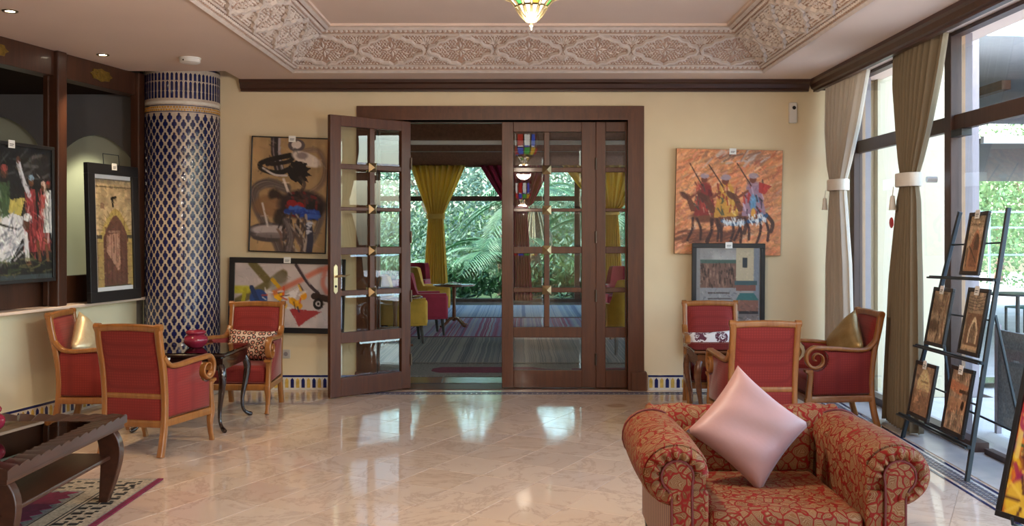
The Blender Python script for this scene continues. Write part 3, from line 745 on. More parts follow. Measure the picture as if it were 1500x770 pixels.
def leaf(nm, w, cols, bosses=True, thick=.05):
    root = empty(nm); struct(root); T = thick/2; wd_ = M['doorwood']
    def bx(n_, x0, x1, z0, z1, t=T, bv=.005): return MB().bb(x0, x1, -t, t, z0, z1).build(n_, wd_, root, 0, bevel=bv)
    x0, x1 = cols[0][0], cols[-1][1]
    bx('stile', 0, x0, .01, LH); bx('stile', x1, w, .01, LH)
    bx('top_rail', x0, x1, ROWS[0][0], LH); bx('bottom_rail', x0, x1, .01, LOW[1]); bx('lock_rail', x0, x1, LOW[0], ROWS[-1][1])
    for a, b in zip(ROWS, ROWS[1:]): bx('muntin', x0, x1, b[0], a[1], T*.8)
    if len(cols) > 1: bx('muntin', cols[0][1], cols[1][0], ROWS[-1][1], ROWS[0][0], T*.8)
    for c0, c1 in cols:
        for zt, zb in ROWS: pane_mb(c1-c0, zt-zb).build('pane', M['glass'], root, 0, loc=((c0+c1)/2, 0, (zt+zb)/2))
    pane_mb(x1-x0, LOW[0]-LOW[1]).build('pane', M['glass'], root, 0, loc=((x0+x1)/2, 0, sum(LOW)/2))
    if bosses:
        bm = boss_mb().mesh('boss', M['brass'], 0)
        for a, b in zip(ROWS, ROWS[1:]): shared('boss', bm, root, ((cols[0][1]+cols[1][0])/2, 0, (a[1]+b[0])/2))
    return root
d2 = leaf('door_2', .964, [(.119, .433), (.489, .817)]); d2.location = (-.189, 9.805, 0); d2['label'] = 'closed glazed mahogany door leaf with brass pyramid bosses'
d1 = leaf('door_1', .935, [(.112, .430), (.486, .815)]); d1.location = (-1.135, 9.79, 0); d1.rotation_euler = (0, 0, math.atan2(-.663, -.749)); d1['label'] = 'glazed mahogany door leaf standing open into the hall'
hx, hy = .935-.056, .025
pl = MB(); out = [(-.022, -.12), (-.012, -.132), (0, -.145), (.012, -.132), (.022, -.12), (.022, .12), (.012, .132), (0, .145), (-.012, .132), (-.022, .12)]
pl.prism(out, lambda a, b, d: (hx+a, d, 1.15+b), hy, hy+.008); hp = pl.build('handle_plate', M['brass'], d1, 0, bevel=.003)
lv = MB(); lv.tube(spline([(hx, hy+.006, 1.175), (hx, hy+.05, 1.178), (hx-.03, hy+.062, 1.18), (hx-.075, hy+.06, 1.178), (hx-.12, hy+.055, 1.19)], 4), [.012]*8+[.010]*5+[.007]*4, 8); lv.build('lever', M['brass'], hp)
MB().tube([(hx, hy+.006, 1.08), (hx, hy+.014, 1.08)], .012, 10).build('keyhole', M['dark'], hp)
for z in (.3, .95, 1.55, 2.3):
    for o_, x, y in ((d2, .962, -.03), (d1, .0, .03)): MB().tube([(x, y, z-.06), (x, y, z+.06)], .011, 8).build('hinge', M['steel'], o_)
for nm, X0, flip in (('window_2', .775, 0), ('window_3', -1.45, 1)):
    sl = leaf(nm, .315, [(.098, .301)] if not flip else [(.014, .217)], False, .06); sl.location = (X0, 9.805, 0); sl['label'] = 'narrow glazed mahogany sidelight beside the doors'
# door frame: stepped architrave, jamb posts, plinth blocks, threshold
arch = MB()
for d, a in ((.0, 0), (.03, .035), (.055, .075)):
    arch.bb(-1.66+a, 1.257-a, YW-.03-d*.6, YW+.10, 2.735, 2.88-a*1.0)
    arch.bb(-1.66+a, -1.45 if a else -1.45, YW-.03-d*.6, YW+.10, .0, 2.735); arch.bb(1.09, 1.257-a, YW-.03-d*.6, YW+.10, .0, 2.735)
tr = struct(arch.build('trim_8', M['doorwood'], angle=0)); tr['label'] = 'stepped mahogany door surround'
for x in (-1.59, 1.20): MB().bb(x-.08, x+.08, YW-.085, YW+.02, 0, .19).build('plinth_block', M['doorwood'], tr, 0, bevel=.008)
MB().bb(-1.62, 1.22, YW+.16, YW+.25, 2.73, 2.86).build('head_lining', M['trim'], tr, 0)
struct(MB().bb(-1.62, 1.22, YW, YW+.36, -.03, .004).build('trim_9', M['doorwood'], angle=0))

# ------------------------------------------------------------------ pictures
class P:
    """A little painter: colours 0-255 on an array of points, y down, both axes 0..1."""
    def __init__(s, w, h, bg, asp=None):
        s.w, s.h = w, h; s.asp = asp or w/h
        s.y, s.x = np.mgrid[0:h, 0:w].astype(float); s.x /= w-1; s.y /= h-1
        s.a = np.ones((h, w, 3))*np.array(bg, float)
        s.r = np.random.RandomState(w*7+h)
    def put(s, mask, c, al=1.):
        k = np.clip(mask, 0, 1)[..., None]*al; s.a = s.a*(1-k)+np.array(c, float)*k; return s
    def field(s, n, m=None, seed=0):
        """smooth random field 0..1 with n x m bumps"""
        m = m or n; r = np.random.RandomState(seed+n*31+m); g = r.rand(m+2, n+2)
        gx, gy = s.x*n, s.y*m; i, j = gx.astype(int), gy.astype(int); fx, fy = gx-i, gy-j
        fx = fx*fx*(3-2*fx); fy = fy*fy*(3-2*fy)
        return (g[j, i]*(1-fx)+g[j, i+1]*fx)*(1-fy)+(g[j+1, i]*(1-fx)+g[j+1, i+1]*fx)*fy
    def mottle(s, n, amt, seed=0, m=None):
        s.a *= (1+amt*(s.field(n, m, seed)-.5)*2)[..., None]; return s
    def seg(s, pts):
        d = np.full(s.x.shape, 9.)
        for (x0, y0), (x1, y1) in zip(pts, pts[1:]):
            ax, ay, bx, by = x0*s.asp, y0, (x1-x0)*s.asp, y1-y0
            t = np.clip(((s.x*s.asp-ax)*bx+(s.y-ay)*by)/(bx*bx+by*by+1e-9), 0, 1)
            d = np.minimum(d, np.hypot(s.x*s.asp-ax-t*bx, s.y-ay-t*by))
        return d
    def st(s, pts, w, c, al=1., soft=.006, curve=True):
        q = spline(pts, 6) if curve and len(pts) > 2 else pts
        return s.put((w/2-s.seg(q))/soft+.5, c, al)
    def el(s, cx, cy, rx, ry, c, al=1., soft=.12, rot=0):
        dx, dy = (s.x-cx)*s.asp, s.y-cy; k, q = math.cos(rot), math.sin(rot); u, v = (dx*k+dy*q)/rx, (-dx*q+dy*k)/ry
        return s.put((1-np.hypot(u, v))/soft+.5, c, al)
    def po(s, pts, c, al=1.):
        ins = np.zeros(s.x.shape, bool); n = len(pts)
        for i in range(n):
            (x0, y0), (x1, y1) = pts[i], pts[(i+1) % n]
            if y0 == y1: continue
            cnd = ((y0 > s.y) != (y1 > s.y)) & (s.x < (x1-x0)*(s.y-y0)/(y1-y0)+x0); ins ^= cnd
        return s.put(ins.astype(float), c, al)
    def re(s, x0, y0, x1, y1, c, al=1.): return s.put(((s.x >= x0) & (s.x <= x1) & (s.y >= y0) & (s.y <= y1)).astype(float), c, al)
    def ar(s, cx, x_half, ytop, ybot, c, al=1., point=.62):
        hh = (ybot-ytop); yy = np.clip((s.y-ytop)/(x_half*s.asp*1.3), 0, 1)
        wv = x_half*np.power(np.clip(yy, 0, 1), point); return s.put(((np.abs(s.x-cx) <= wv) & (s.y >= ytop) & (s.y <= ybot)).astype(float), c, al)
    def dabs(s, n, box, cols, l, w, ang, jit=.5, al=.7, seed=1):
        r = np.random.RandomState(seed)
        for _ in range(n):
            x = r.uniform(box[0], box[2]); y = r.uniform(box[1], box[3]); a = ang+r.uniform(-jit, jit); q = l*r.uniform(.5, 1.3)
            s.st([(x-math.cos(a)*q/2/s.asp, y-math.sin(a)*q/2), (x+math.cos(a)*q/2/s.asp, y+math.sin(a)*q/2)], w*r.uniform(.6, 1.3), cols[r.randint(len(cols))], al, .008)
        return s
    def brush(s, n, l, w, ang, jit=.6, amt=.35, al=.75, seed=1):
        """dabs that pick up the colour under them, lighter or darker"""
        r = np.random.RandomState(seed); src = s.a.copy()
        for _ in range(n):
            x, y = r.rand(), r.rand(); c = src[int(y*(s.h-1)), int(x*(s.w-1))]*(1+r.uniform(-amt, amt))+r.uniform(-10, 10, 3); a = ang+r.uniform(-jit, jit); q = l*r.uniform(.5, 1.3)
            dx, dy = math.cos(a)*q/2/s.asp, math.sin(a)*q/2; x += r.uniform(-.012, .012)
            i0, i1 = max(0, int((min(x-dx, x+dx)-w)*s.w)-1), min(s.w, int((max(x-dx, x+dx)+w)*s.w)+2); j0, j1 = max(0, int((y-abs(dy)-w)*s.h)-1), min(s.h, int((y+abs(dy)+w)*s.h)+2)
            if i1 <= i0 or j1 <= j0: continue
            X, Y = s.x[j0:j1, i0:i1]*s.asp, s.y[j0:j1, i0:i1]; ax, ay = (x-dx)*s.asp, y-dy; bx, by = 2*dx*s.asp, 2*dy
            t = np.clip(((X-ax)*bx+(Y-ay)*by)/(bx*bx+by*by+1e-9), 0, 1); d = np.hypot(X-ax-t*bx, Y-ay-t*by)
            k = np.clip((w/2-d)/.006+.5, 0, 1)[..., None]*al; s.a[j0:j1, i0:i1] = s.a[j0:j1, i0:i1]*(1-k)+np.clip(c, 0, 255)*k
        return s
    def build(s, w, h, parent, nm='painted_surface', y=0.0, gain=1.0):
        """a flat printed sheet of w x h metres facing -y"""
        vs = [((i/(s.w-1)-.5)*w, y, (.5-j/(s.h-1))*h) for j in range(s.h) for i in range(s.w)]
        fs = [(j*s.w+i, (j+1)*s.w+i, (j+1)*s.w+i+1, j*s.w+i+1) for j in range(s.h-1) for i in range(s.w-1)]
        me = bpy.data.meshes.new(nm); me.from_pydata(vs, [], fs); me.materials.append(M['paint'])
        at = me.color_attributes.new('Col', 'FLOAT_COLOR', 'POINT')
        c = np.ones((s.w*s.h, 4), np.float32); c[:, :3] = np.clip(lin(np.clip(s.a, 0, 255)).reshape(-1, 3)*gain, 0, .85); at.data.foreach_set('color', c.ravel())
        o = bpy.data.objects.new(nm, me); return link(o, parent)
def picture(nm, w, h, label, fw=.0, depth=.03, paint=None, tagx=0.0, mat=0.0, gain=1.0, frame_mat='black', cat='picture'):
    """root at the middle of the back; the front looks along -y. w,h outside sizes"""
    root = empty(nm, label=label, cat=cat)
    if fw:
        m = MB()
        for x0, x1, z0, z1 in ((-w/2, w/2, h/2-fw, h/2), (-w/2, w/2, -h/2, -h/2+fw), (-w/2, -w/2+fw, -h/2+fw, h/2-fw), (w/2-fw, w/2, -h/2+fw, h/2-fw)): m.bb(x0, x1, -depth, 0, z0, z1)
        m.build('frame', M[frame_mat], root, 0, bevel=.003)
        MB().bb(-w/2+fw*.5, w/2-fw*.5, -depth*.5, -.002, -h/2+fw*.5, h/2-fw*.5).build('backing', M['mat'] if mat else M['canvasedge'], root, 0)
        iw, ih, yy = w-2*fw-2*mat, h-2*fw-2*mat, -depth*.5-.002
    else:
        MB().bb(-w/2, w/2, -depth, 0, -h/2, h/2).build('canvas', M['canvasedge'], root, 0); iw, ih, yy = w-.004, h-.004, -depth-.0015
    paint.build(iw, ih, root, y=yy, gain=gain)
    t = MB().bb(tagx-.035, tagx+.035, -depth-.007, -depth-.003, h/2-.05, h/2+.012).build('price_tag', M['card'], root, 0)
    MB().bb(tagx-.022, tagx+.022, -depth-.008, -depth-.007, h/2-.022, h/2-.017).bb(tagx-.022, tagx+.016, -depth-.008, -depth-.007, h/2-.034, h/2-.030).build('tag_print', M['dark'], t, 0)
    return root
BK, WH, GR = (22, 18, 18), (205, 190, 180), (92, 78, 74)
# 1 tall tan abstract
p = P(112, 168, (166, 134, 94)); p.mottle(4, .10, 1); p.mottle(16, .06, 2)
def swirl(pts, w, c, hi, al=.85, n=6):
    p.st(pts, w, c, al, .02)
    for i in range(n):
        o_ = (i/(n-1)-.5)*w; q = [(x+o_*.9, y+o_*.5) for x, y in pts]; f_ = .6+.5*((i*37) % 10)/10
        p.st(q, w/n*.55, tuple(min(255, v*f_) for v in (hi if i % 2 else c)), .55, .008)
swirl([(.62, .12), (.86, .10), (.97, .24), (.92, .40), (.66, .52)], .05, (128, 100, 82), (170, 146, 130), .7)
swirl([(.46, .44), (.22, .40), (.05, .46), (.06, .58), (.18, .74), (.34, .90), (.42, 1.02)], .085, (84, 72, 70), (150, 138, 136))
swirl([(.96, .58), (.90, .78), (.74, 1.02)], .06, (92, 80, 78), (150, 138, 130), .75)
p.el(.27, .60, .16, .10, (128, 92, 62), .8, .3); p.st([(.30, .50), (.42, .58), (.38, .72), (.46, .76)], .10, (40, 30, 28), .9, .03); p.el(.34, .58, .07, .05, (140, 104, 72), .9, .4)
p.el(.26, .835, .21, .085, (70, 60, 60)); p.el(.28, .815, .18, .045, (170, 158, 156), 1, .3); p.el(.30, .86, .16, .025, (120, 108, 106), .9, .4)
p.st([(.30, -.02), (.31, .14), (.37, .30)], .085, (44, 36, 38)); p.st([(.35, -.02), (.36, .16), (.41, .30)], .022, (158, 146, 150)); p.st([(.27, -.02), (.28, .14), (.34, .28)], .012, (120, 106, 108))
p.st([(.50, .15), (.26, .19), (.11, .23), (.14, .28), (.34, .31), (.50, .27)], .045, BK); p.st([(.20, .235), (.34, .225), (.52, .19), (.58, .08)], .035, (30, 24, 24)); p.st([(.14, .27), (.30, .325), (.46, .33)], .018, (190, 180, 176))
p.el(.58, .06, .075, .055, (84, 74, 76)); p.el(.58, .055, .045, .035, WH); p.el(.72, .18, .14, .055, WH, 1, .25, .35); p.el(.66, .15, .05, .03, (120, 104, 104), .8, .5)
r_ = np.random.RandomState(8); pts = []
for k in range(26):
    a_ = 2*PI*k/26; rr = .085+(.055*r_.rand() if k % 2 else 0)*(1 if -1.2 < ((a_+PI) % (2*PI))-PI < 1.6 else .3); pts.append((.60+rr*math.cos(a_)/p.asp, .29+rr*math.sin(a_)*1.05))
p.po(pts, (24, 18, 18)); p.st([(.64, .34), (.70, .40), (.66, .47)], .03, (60, 46, 44), .8)
p.st([(.42, .36), (.48, .46), (.52, .54)], .022, WH); p.el(.55, .52, .06, .04, (150, 138, 130)); p.el(.53, .51, .03, .02, WH)
p.el(.68, .58, .21, .125, (40, 28, 30), .95, .3); p.el(.83, .63, .08, .09, BK, .95, .3); p.dabs(50, (.48, .48, .88, .68), [(24, 18, 20), (70, 44, 40), (110, 26, 28), (54, 40, 44)], .07, .022, .8, .9, .8, 4)
p.el(.54, .57, .045, .03, (128, 24, 28)); p.el(.64, .60, .045, .04, (142, 22, 26)); p.dabs(22, (.52, .61, .66, .66), [(30, 66, 146), (24, 50, 120), (60, 96, 170)], .08, .03, .1, .5, .9, 7); p.dabs(26, (.68, .63, .86, .69), [(30, 66, 150), (24, 50, 130), (52, 90, 170)], .08, .03, .1, .5, .9, 8)
p.dabs(70, (.40, .72, .76, .99), [(80, 66, 62), (160, 146, 136), (34, 28, 30), (110, 84, 70), (60, 50, 52)], .13, .018, 1.4, .6, .85, 4); swirl([(.46, .72), (.54, .86), (.50, 1.02)], .05, (90, 78, 78), (190, 178, 172)); p.st([(.78, .76), (.80, .88), (.79, 1.0)], .055, (46, 46, 64)); p.dabs(8, (.76, .74, .82, .84), [(190, 190, 200)], .02, .02, 0, 1, .9, 5); p.st([(.15, .58), (.23, .78)], .018, (196, 186, 180), .9)
p.brush(260, .05, .012, 1.0, 1.2, .14, .4, 5)
a1 = picture('abstract_painting', .785, 1.17, 'tall tan abstract painting with black swirls, high on the wall beside the mosaic column', .012, .035, p, tagx=.02, gain=1.05, cat='painting'); a1.location = W(424, 285.5, YW-.03)
a1.rotation_euler = (.012, math.radians(1.9), 0)
# 2 wide abstract
p = P(132, 80, (186, 172, 168)); p.mottle(6, .08, 3)
p.st([(.16, 0), (.30, .25)], .12, (96, 84, 44), .95, .02, False); p.st([(.02, .62), (.25, .40), (.46, .16)], .13, (92, 80, 42), .9, .03); p.st([(.0, .42), (.12, .42)], .12, (166, 158, 40), .9, .03, False); p.st([(.10, .42), (.07, .75)], .06, (150, 142, 40))
p.el(.23, .55, .14, .14, (40, 66, 120)); p.st([(.16, .38), (.24, .66)], .07, (34, 52, 90)); p.el(.42, .38, .14, .22, (150, 140, 130), .9, .5); p.el(.44, .22, .10, .10, (110, 98, 78), .8, .4); p.st([(.36, .26), (.44, .40)], .06, (196, 150, 30)); p.po([(.36, .42), (.48, .46), (.44, .60), (.38, .54)], (232, 166, 20))
p.po([(.44, .52), (.62, .36), (.58, .56)], (214, 206, 206)); p.st([(.38, .46), (.62, .26), (.80, .10), (.96, .02)], .08, (190, 100, 76), .85, .04); p.st([(.86, .08), (.84, .30), (.88, .44)], .07, (196, 108, 90), .8, .04); p.st([(.55, .58), (.62, .66)], .10, (206, 146, 30)); p.el(.66, .50, .05, .06, (226, 150, 24))
p.el(.30, .80, .26, .16, (120, 30, 26), .8, .4); p.po([(.52, .70), (.84, .74), (.70, .88), (.62, .99), (.58, .86)], (150, 40, 44), .9); p.st([(.58, .02), (.70, .30), (.80, .46)], .05, (60, 46, 50)); p.st([(.60, .02), (.72, .32)], .015, (150, 130, 130)); p.st([(.76, .50), (.88, .54), (1.0, .60)], .10, (52, 34, 28)); p.el(.80, .62, .08, .09, BK); p.el(.80, .62, .04, .045, (190, 186, 186)); p.el(.80, .62, .02, .024, BK)
p.st([(.96, .98), (1.0, .86)], .06, (110, 106, 110)); p.dabs(26, (.28, .35, .66, .75), [(40, 44, 80), (230, 170, 40), (200, 60, 30), (60, 40, 30), (220, 214, 210)], .10, .03, .6, 1.2, .7, 9)
p.brush(260, .06, .014, .5, 1.2, .16, .4, 5)
a2 = picture('abstract_painting', 1.17, .755, 'wide abstract painting in black frame, hung low behind the open door leaf', .055, .04, p, gain=1.15, cat='painting'); a2.location = W(421, 432.5, YW-.03); a2.rotation_euler = (-.02, math.radians(1.2), 0)
# 3 riders on orange
p = P(150, 148, (206, 140, 98)); p.mottle(5, .08, 1)
p.dabs(420, (0, 0, 1, 1), [(214, 150, 104), (196, 112, 72), (226, 172, 130), (176, 92, 60), (206, 126, 84), (160, 110, 86), (222, 190, 160)], .10, .018, -.6, .35, .55, 5)
p.brush(1200, .07, .016, -.6, .5, .22, .6, 3); p.dabs(40, (.25, .02, .85, .14), [(90, 70, 66), (150, 110, 90), (190, 180, 176)], .10, .02, -.6, .5, .6, 6)
p.dabs(60, (.02, .78, .55, .88), [(110, 60, 44), (80, 50, 40), (150, 84, 56)], .14, .02, -.25, .2, .6, 7)
def rider(cx, cy, k, robe, hi, seed):
    # horse: dark body, raised neck, four legs
    p.el(cx, cy+.24, .13*k, .065*k, (104, 60, 42), .95, .35); p.po([(cx-.13*k, cy+.20), (cx-.07*k, cy+.19), (cx-.15*k, cy+.03), (cx-.20*k, cy+.02)], (96, 54, 40), .9); p.el(cx-.20*k, cy+.045, .055*k, .026*k, (84, 48, 38), .9, .4, .7)
    for x0, x1, y1 in ((-.11, -.16, .47), (-.07, -.03, .46), (.07, .04, .50), (.11, .14, .47)): p.st([(cx+x0*k, cy+.26), (cx+(x0+x1)/2*k+.02, cy+.26+(y1-.26)*.5), (cx+x1*k, cy+y1)], .024*k, (58, 34, 32), .95)
    p.st([(cx+.12*k, cy+.22), (cx+.18*k, cy+.30), (cx+.17*k, cy+.38)], .035*k, (64, 42, 38), .9)
    p.po([(cx-.06*k, cy-.04), (cx+.06*k, cy-.06), (cx+.12*k, cy+.22), (cx-.10*k, cy+.24)], robe, .95); p.el(cx, cy-.02, .065*k, .075*k, robe, .9, .4); p.el(cx-.005, cy-.115, .032*k, .038*k, (112, 62, 46)); p.el(cx, cy-.145, .045*k, .026*k, (160, 140, 150))
    p.dabs(34, (cx-.09*k, cy-.08, cx+.10*k, cy+.22), hi, .06, .013, 1.3, .5, .85, seed)
    p.st([(cx-.05*k, cy), (cx-.13*k, cy+.06)], .024, (120, 66, 50)); p.st([(cx-.02, cy-.05), (cx-.15*k, cy-.26)], .011, (60, 40, 38), .95)
p.dabs(46, (.14, .78, .55, .90), [(96, 58, 46), (140, 84, 60)], .14, .02, -.25, .2, .6, 11)
rider(.27, .40, .95, (128, 44, 42), [(176, 70, 56), (90, 34, 36), (60, 64, 58), (200, 160, 130)], 3)
rider(.47, .41, 1.08, (190, 140, 58), [(220, 190, 90), (150, 50, 40), (230, 200, 150), (60, 70, 60), (120, 40, 40)], 5)
rider(.73, .39, 1.05, (150, 120, 140), [(196, 170, 190), (90, 60, 90), (100, 150, 190), (170, 50, 50), (40, 34, 40)], 7)
p.el(.73, .50, .03, .08, (96, 150, 190), .9, .4); p.el(.735, .60, .022, .05, (224, 160, 60), .9, .4); p.po([(.78, .30), (.90, .34), (.84, .42), (.78, .40)], (170, 44, 44), .85)
p.st([(.44, .68), (.54, .71), (.65, .69)], .034, (56, 84, 116)); p.st([(.69, .68), (.78, .67), (.86, .62)], .034, (48, 78, 114)); p.dabs(34, (.45, .66, .65, .72), [(220, 226, 232)], .032, .010, 1.3, .3, .95, 3); p.dabs(28, (.69, .62, .86, .70), [(220, 226, 232)], .032, .010, 1.3, .3, .95, 4)
p.brush(900, .03, .008, .2, 1.3, .3, .5, 4)
a3 = picture('horse_painting', 1.075, 1.065, 'square unframed painting of riders on horses over orange streaks, right of the doors', 0, .04, p, tagx=.03, gain=1.05, cat='painting'); a3.location = W(1066, 296, YW-.01); a3.rotation_euler = (.01, math.radians(1.2), 0)
# 4 old town gateway
p = P(92, 140, (150, 148, 146)); p.mottle(10, .12, 2); p.re(.62, 0, .90, .42, (178, 166, 140)); p.re(.90, 0, 1, 1, (120, 126, 136)); p.re(.72, .10, .80, .20, (50, 54, 60)); p.re(0, 0, .06, 1, (130, 128, 128))
p.re(.06, .12, .62, .155, (70, 92, 84)); p.re(.06, .155, .62, .40, (112, 84, 72)); p.dabs(90, (.08, .17, .60, .39), [(70, 50, 44), (150, 116, 100), (96, 72, 64), (40, 30, 28)], .035, .012, 1.57, .2, .8, 2); p.re(.06, .40, .64, 1, (140, 140, 142)); p.dabs(110, (.08, .42, .62, 1), [(110, 114, 122), (170, 168, 166), (90, 92, 100)], .02, .010, 0, 1.5, .6, 3)
p.re(.18, .44, .52, .455, (80, 70, 66)); p.re(.18, .50, .54, .512, (90, 84, 82)); p.ar(.36, .20, .52, 1, (176, 178, 182)); p.ar(.36, .135, .56, 1, (64, 44, 42)); p.ar(.36, .09, .62, 1, (110, 84, 78))
p.re(.60, .33, .95, .37, (60, 84, 90)); p.re(.62, .37, .93, .43, (120, 80, 70)); p.po([(.62, .52), (.68, .45), (.90, .45), (.98, .52)], (56, 104, 104)); p.re(.64, .52, .97, .63, (128, 88, 76)); p.re(.66, .63, .97, .66, (40, 36, 38)); p.re(.66, .66, .97, 1, (118, 108, 106)); p.ar(.82, .14, .70, 1, (180, 176, 176)); p.ar(.82, .11, .74, 1, (120, 122, 134)); p.ar(.82, .06, .80, 1, (86, 80, 84)); p.dabs(80, (.64, .52, .98, 1), [(90, 74, 70), (160, 140, 130), (60, 54, 56)], .025, .010, .2, 1.5, .5, 8)
p.brush(600, .015, .007, 0, 1.6, .25, .45, 5)
a4 = picture('gateway_picture', .735, 1.10, 'black framed picture of a tiled old town gateway, hung below the riders painting', .045, .035, p, gain=1.0); a4.location = W(1066, 436, YW-.075); a4.rotation_euler = (.01, math.radians(.3), 0)
# 5 arched door photograph on the ledge
p = P(70, 160, (196, 168, 122)); p.mottle(14, .16, 3, 24); p.mottle(5, .10, 4); p.re(0, 0, 1, .045, (120, 116, 108)); p.re(0, .10, 1, .112, (110, 92, 66)); p.ar(.56, .46, .29, 1, (198, 168, 78)); p.ar(.56, .33, .35, .95, (120, 72, 62)); p.re(.0, .52, .2, .55, (84, 76, 66)); p.re(.86, .52, 1, .55, (84, 76, 66))
p.re(.36, .48, .70, .50, (160, 116, 96)); p.po([(.30, .52), (.66, .50), (.66, .80), (.60, .83), (.30, .66)], (196, 140, 118)); p.dabs(50, (.28, .40, .84, .92), [(100, 58, 50), (140, 88, 74)], .06, .012, 1.57, .1, .5, 5); p.re(.18, .95, .95, 1, (90, 84, 70)); p.st([(.48, .20), (.50, .27)], .02, BK); p.st([(.46, .20), (.58, .19)], .02, BK); p.re(.16, .24, .27, .29, (150, 110, 84)); p.re(0, .55, .08, 1, (150, 120, 80)); p.re(.08, .58, .22, .97, (190, 156, 84)); p.re(.86, .58, .97, .95, (190, 156, 84))
g_ = p.a.mean(axis=2, keepdims=True)*np.array([1.05, .97, .84]); p.a = p.a*.65+g_*.35; p.brush(700, .025, .010, .3, 1.2, .22, .6, 5)
for k in range(9): p.st([(0, .06+.105*k), (.16+.03*(k % 3), .06+.105*k)], .006, (120, 100, 78), .6, .004, False); p.st([(.9, .1+.1*k), (1, .1+.1*k)], .006, (120, 100, 78), .6, .004, False)
for k in range(13):
    a_ = PI*(.04+.92*k/12); p.st([(.56-.33*math.cos(a_), .50-.16*math.sin(a_)), (.56-.46*math.cos(a_), .50-.21*math.sin(a_))], .006, (120, 96, 50), .7, .004, False)
for k in range(5): p.st([(.30+.13*k, .47+.02*abs(k-2)), (.30+.13*k, .94)], .005, (70, 40, 34), .6, .004, False)
a5 = picture('arched_door_picture', .74, 1.245, 'black framed picture of a stone arched doorway, standing on the left ledge', .095, .045, p, gain=.9)
def leanpic(o, s_, d, z, h_, tilt=.05):
    o.location = LP(s_, d, z+h_/2*math.cos(tilt)); a = math.atan2(LU.y, LU.x)+PI       # local x along the wall away from the camera
    o.rotation_euler = Euler((-tilt, 0, a), 'XYZ')
leanpic(a5, .865, .17, .972, 1.245, .03)
MB().bb(-.268, .268, -.027, -.0245, .490, .526).bb(-.268, .268, -.027, -.0245, -.526, -.490).bb(-.275, -.250, -.027, -.0245, -.525, .525).build('mat_strip', M['mat'], a5, 0)
MB().tube([(-.10, -.01, .62), (-.10, -.005, .72), (.13, -.005, .72), (.13, -.01, .62)], .004, 6).build('hanging_wire', M['iron'], a5)
# 6 crowd in robes
p = P(150, 130, (28, 28, 30)); p.mottle(8, .3, 2); p.dabs(60, (0, 0, 1, .25), [(60, 60, 64), (90, 92, 96), (20, 20, 24)], .12, .02, -.4, .5, .6, 2)
def fig(x, y, h_, robe, head=(96, 54, 34), cap=(150, 40, 34)):
    p.po([(x-.05*h_, y+.14*h_), (x+.05*h_, y+.13*h_), (x+.10*h_, y+h_*.8), (x-.11*h_, y+h_*.8)], robe); p.dabs(26, (x-.09*h_, y+.14*h_, x+.09*h_, y+h_*.8), [tuple(min(255, int(v*1.4)) for v in robe), tuple(int(v*.5) for v in robe)], .12, .012, 1.5, .3, .7, int(x*97+3))
    p.el(x, y+.05*h_, .04*h_, .055*h_, head); p.el(x, y+.01*h_, .045*h_, .03*h_, cap)
fig(.08, .12, .8, (60, 84, 120)); fig(.22, .16, .8, (160, 150, 136), cap=(60, 80, 150)); fig(.40, .14, .82, (70, 100, 130), cap=(170, 180, 190)); fig(.55, .16, .85, (58, 88, 52), cap=(170, 60, 56)); fig(.80, .22, .72, (140, 40, 44), cap=(110, 150, 180)); fig(.92, .26, .66, (170, 60, 60), cap=(190, 160, 150)); fig(.97, .25, .5, (190, 200, 206))
p.st([(.78, .36), (.72, .24), (.68, .12)], .045, (180, 186, 200)); p.el(.68, .10, .022, .03, (100, 56, 36)); p.po([(.60, .40), (.74, .38), (.70, .52), (.58, .50)], (190, 176, 70)); p.po([(.36, .62), (.62, .50), (.76, .54), (.72, .68), (.60, .86), (.30, .88), (.24, .74)], (196, 202, 214)); p.dabs(70, (.28, .56, .72, .86), [(226, 230, 238), (140, 150, 170), (90, 100, 124)], .14, .014, -.7, .5, .7, 5); p.st([(.48, .58), (.66, .62)], .014, BK); p.el(.75, .58, .04, .05, (96, 52, 34)); p.el(.76, .53, .05, .03, (200, 206, 214)); p.st([(.74, .66), (.76, .86)], .05, (196, 202, 214)); p.el(.77, .88, .03, .02, (100, 56, 36)); p.st([(.86, .72), (.88, .86)], .035, (120, 66, 40)); p.st([(.94, .70), (.96, .86)], .03, (120, 66, 40)); p.el(.36, .88, .08, .05, (190, 170, 50), .9, .4); p.el(.10, .86, .1, .07, (150, 60, 40), .8, .5); p.dabs(50, (0, .84, 1, .97), [(60, 80, 44), (120, 120, 60), (30, 34, 30)], .12, .012, 0, .4, .6, 6); p.re(0, .965, 1, 1, (52, 66, 72))
p.dabs(90, (0, .1, 1, .9), [(220, 224, 230), (30, 30, 34), (170, 120, 60), (90, 110, 70)], .05, .008, 1.2, .8, .5, 21); g_ = p.a.mean(axis=2, keepdims=True); p.a = p.a*.72+g_*.26; p.brush(1100, .04, .010, 1.2, .9, .35, .6, 6)
a6 = picture('crowd_painting', 1.25, 1.12, 'large dark painting of people in bright robes, inside the left timber screen', .03, .03, p, tagx=.12, gain=1.0, cat='painting')
a6.location = LP(2.262, .155, .972+.22+.56); a6.rotation_euler = (-.01, 0, math.atan2(LU.y, LU.x)+PI)
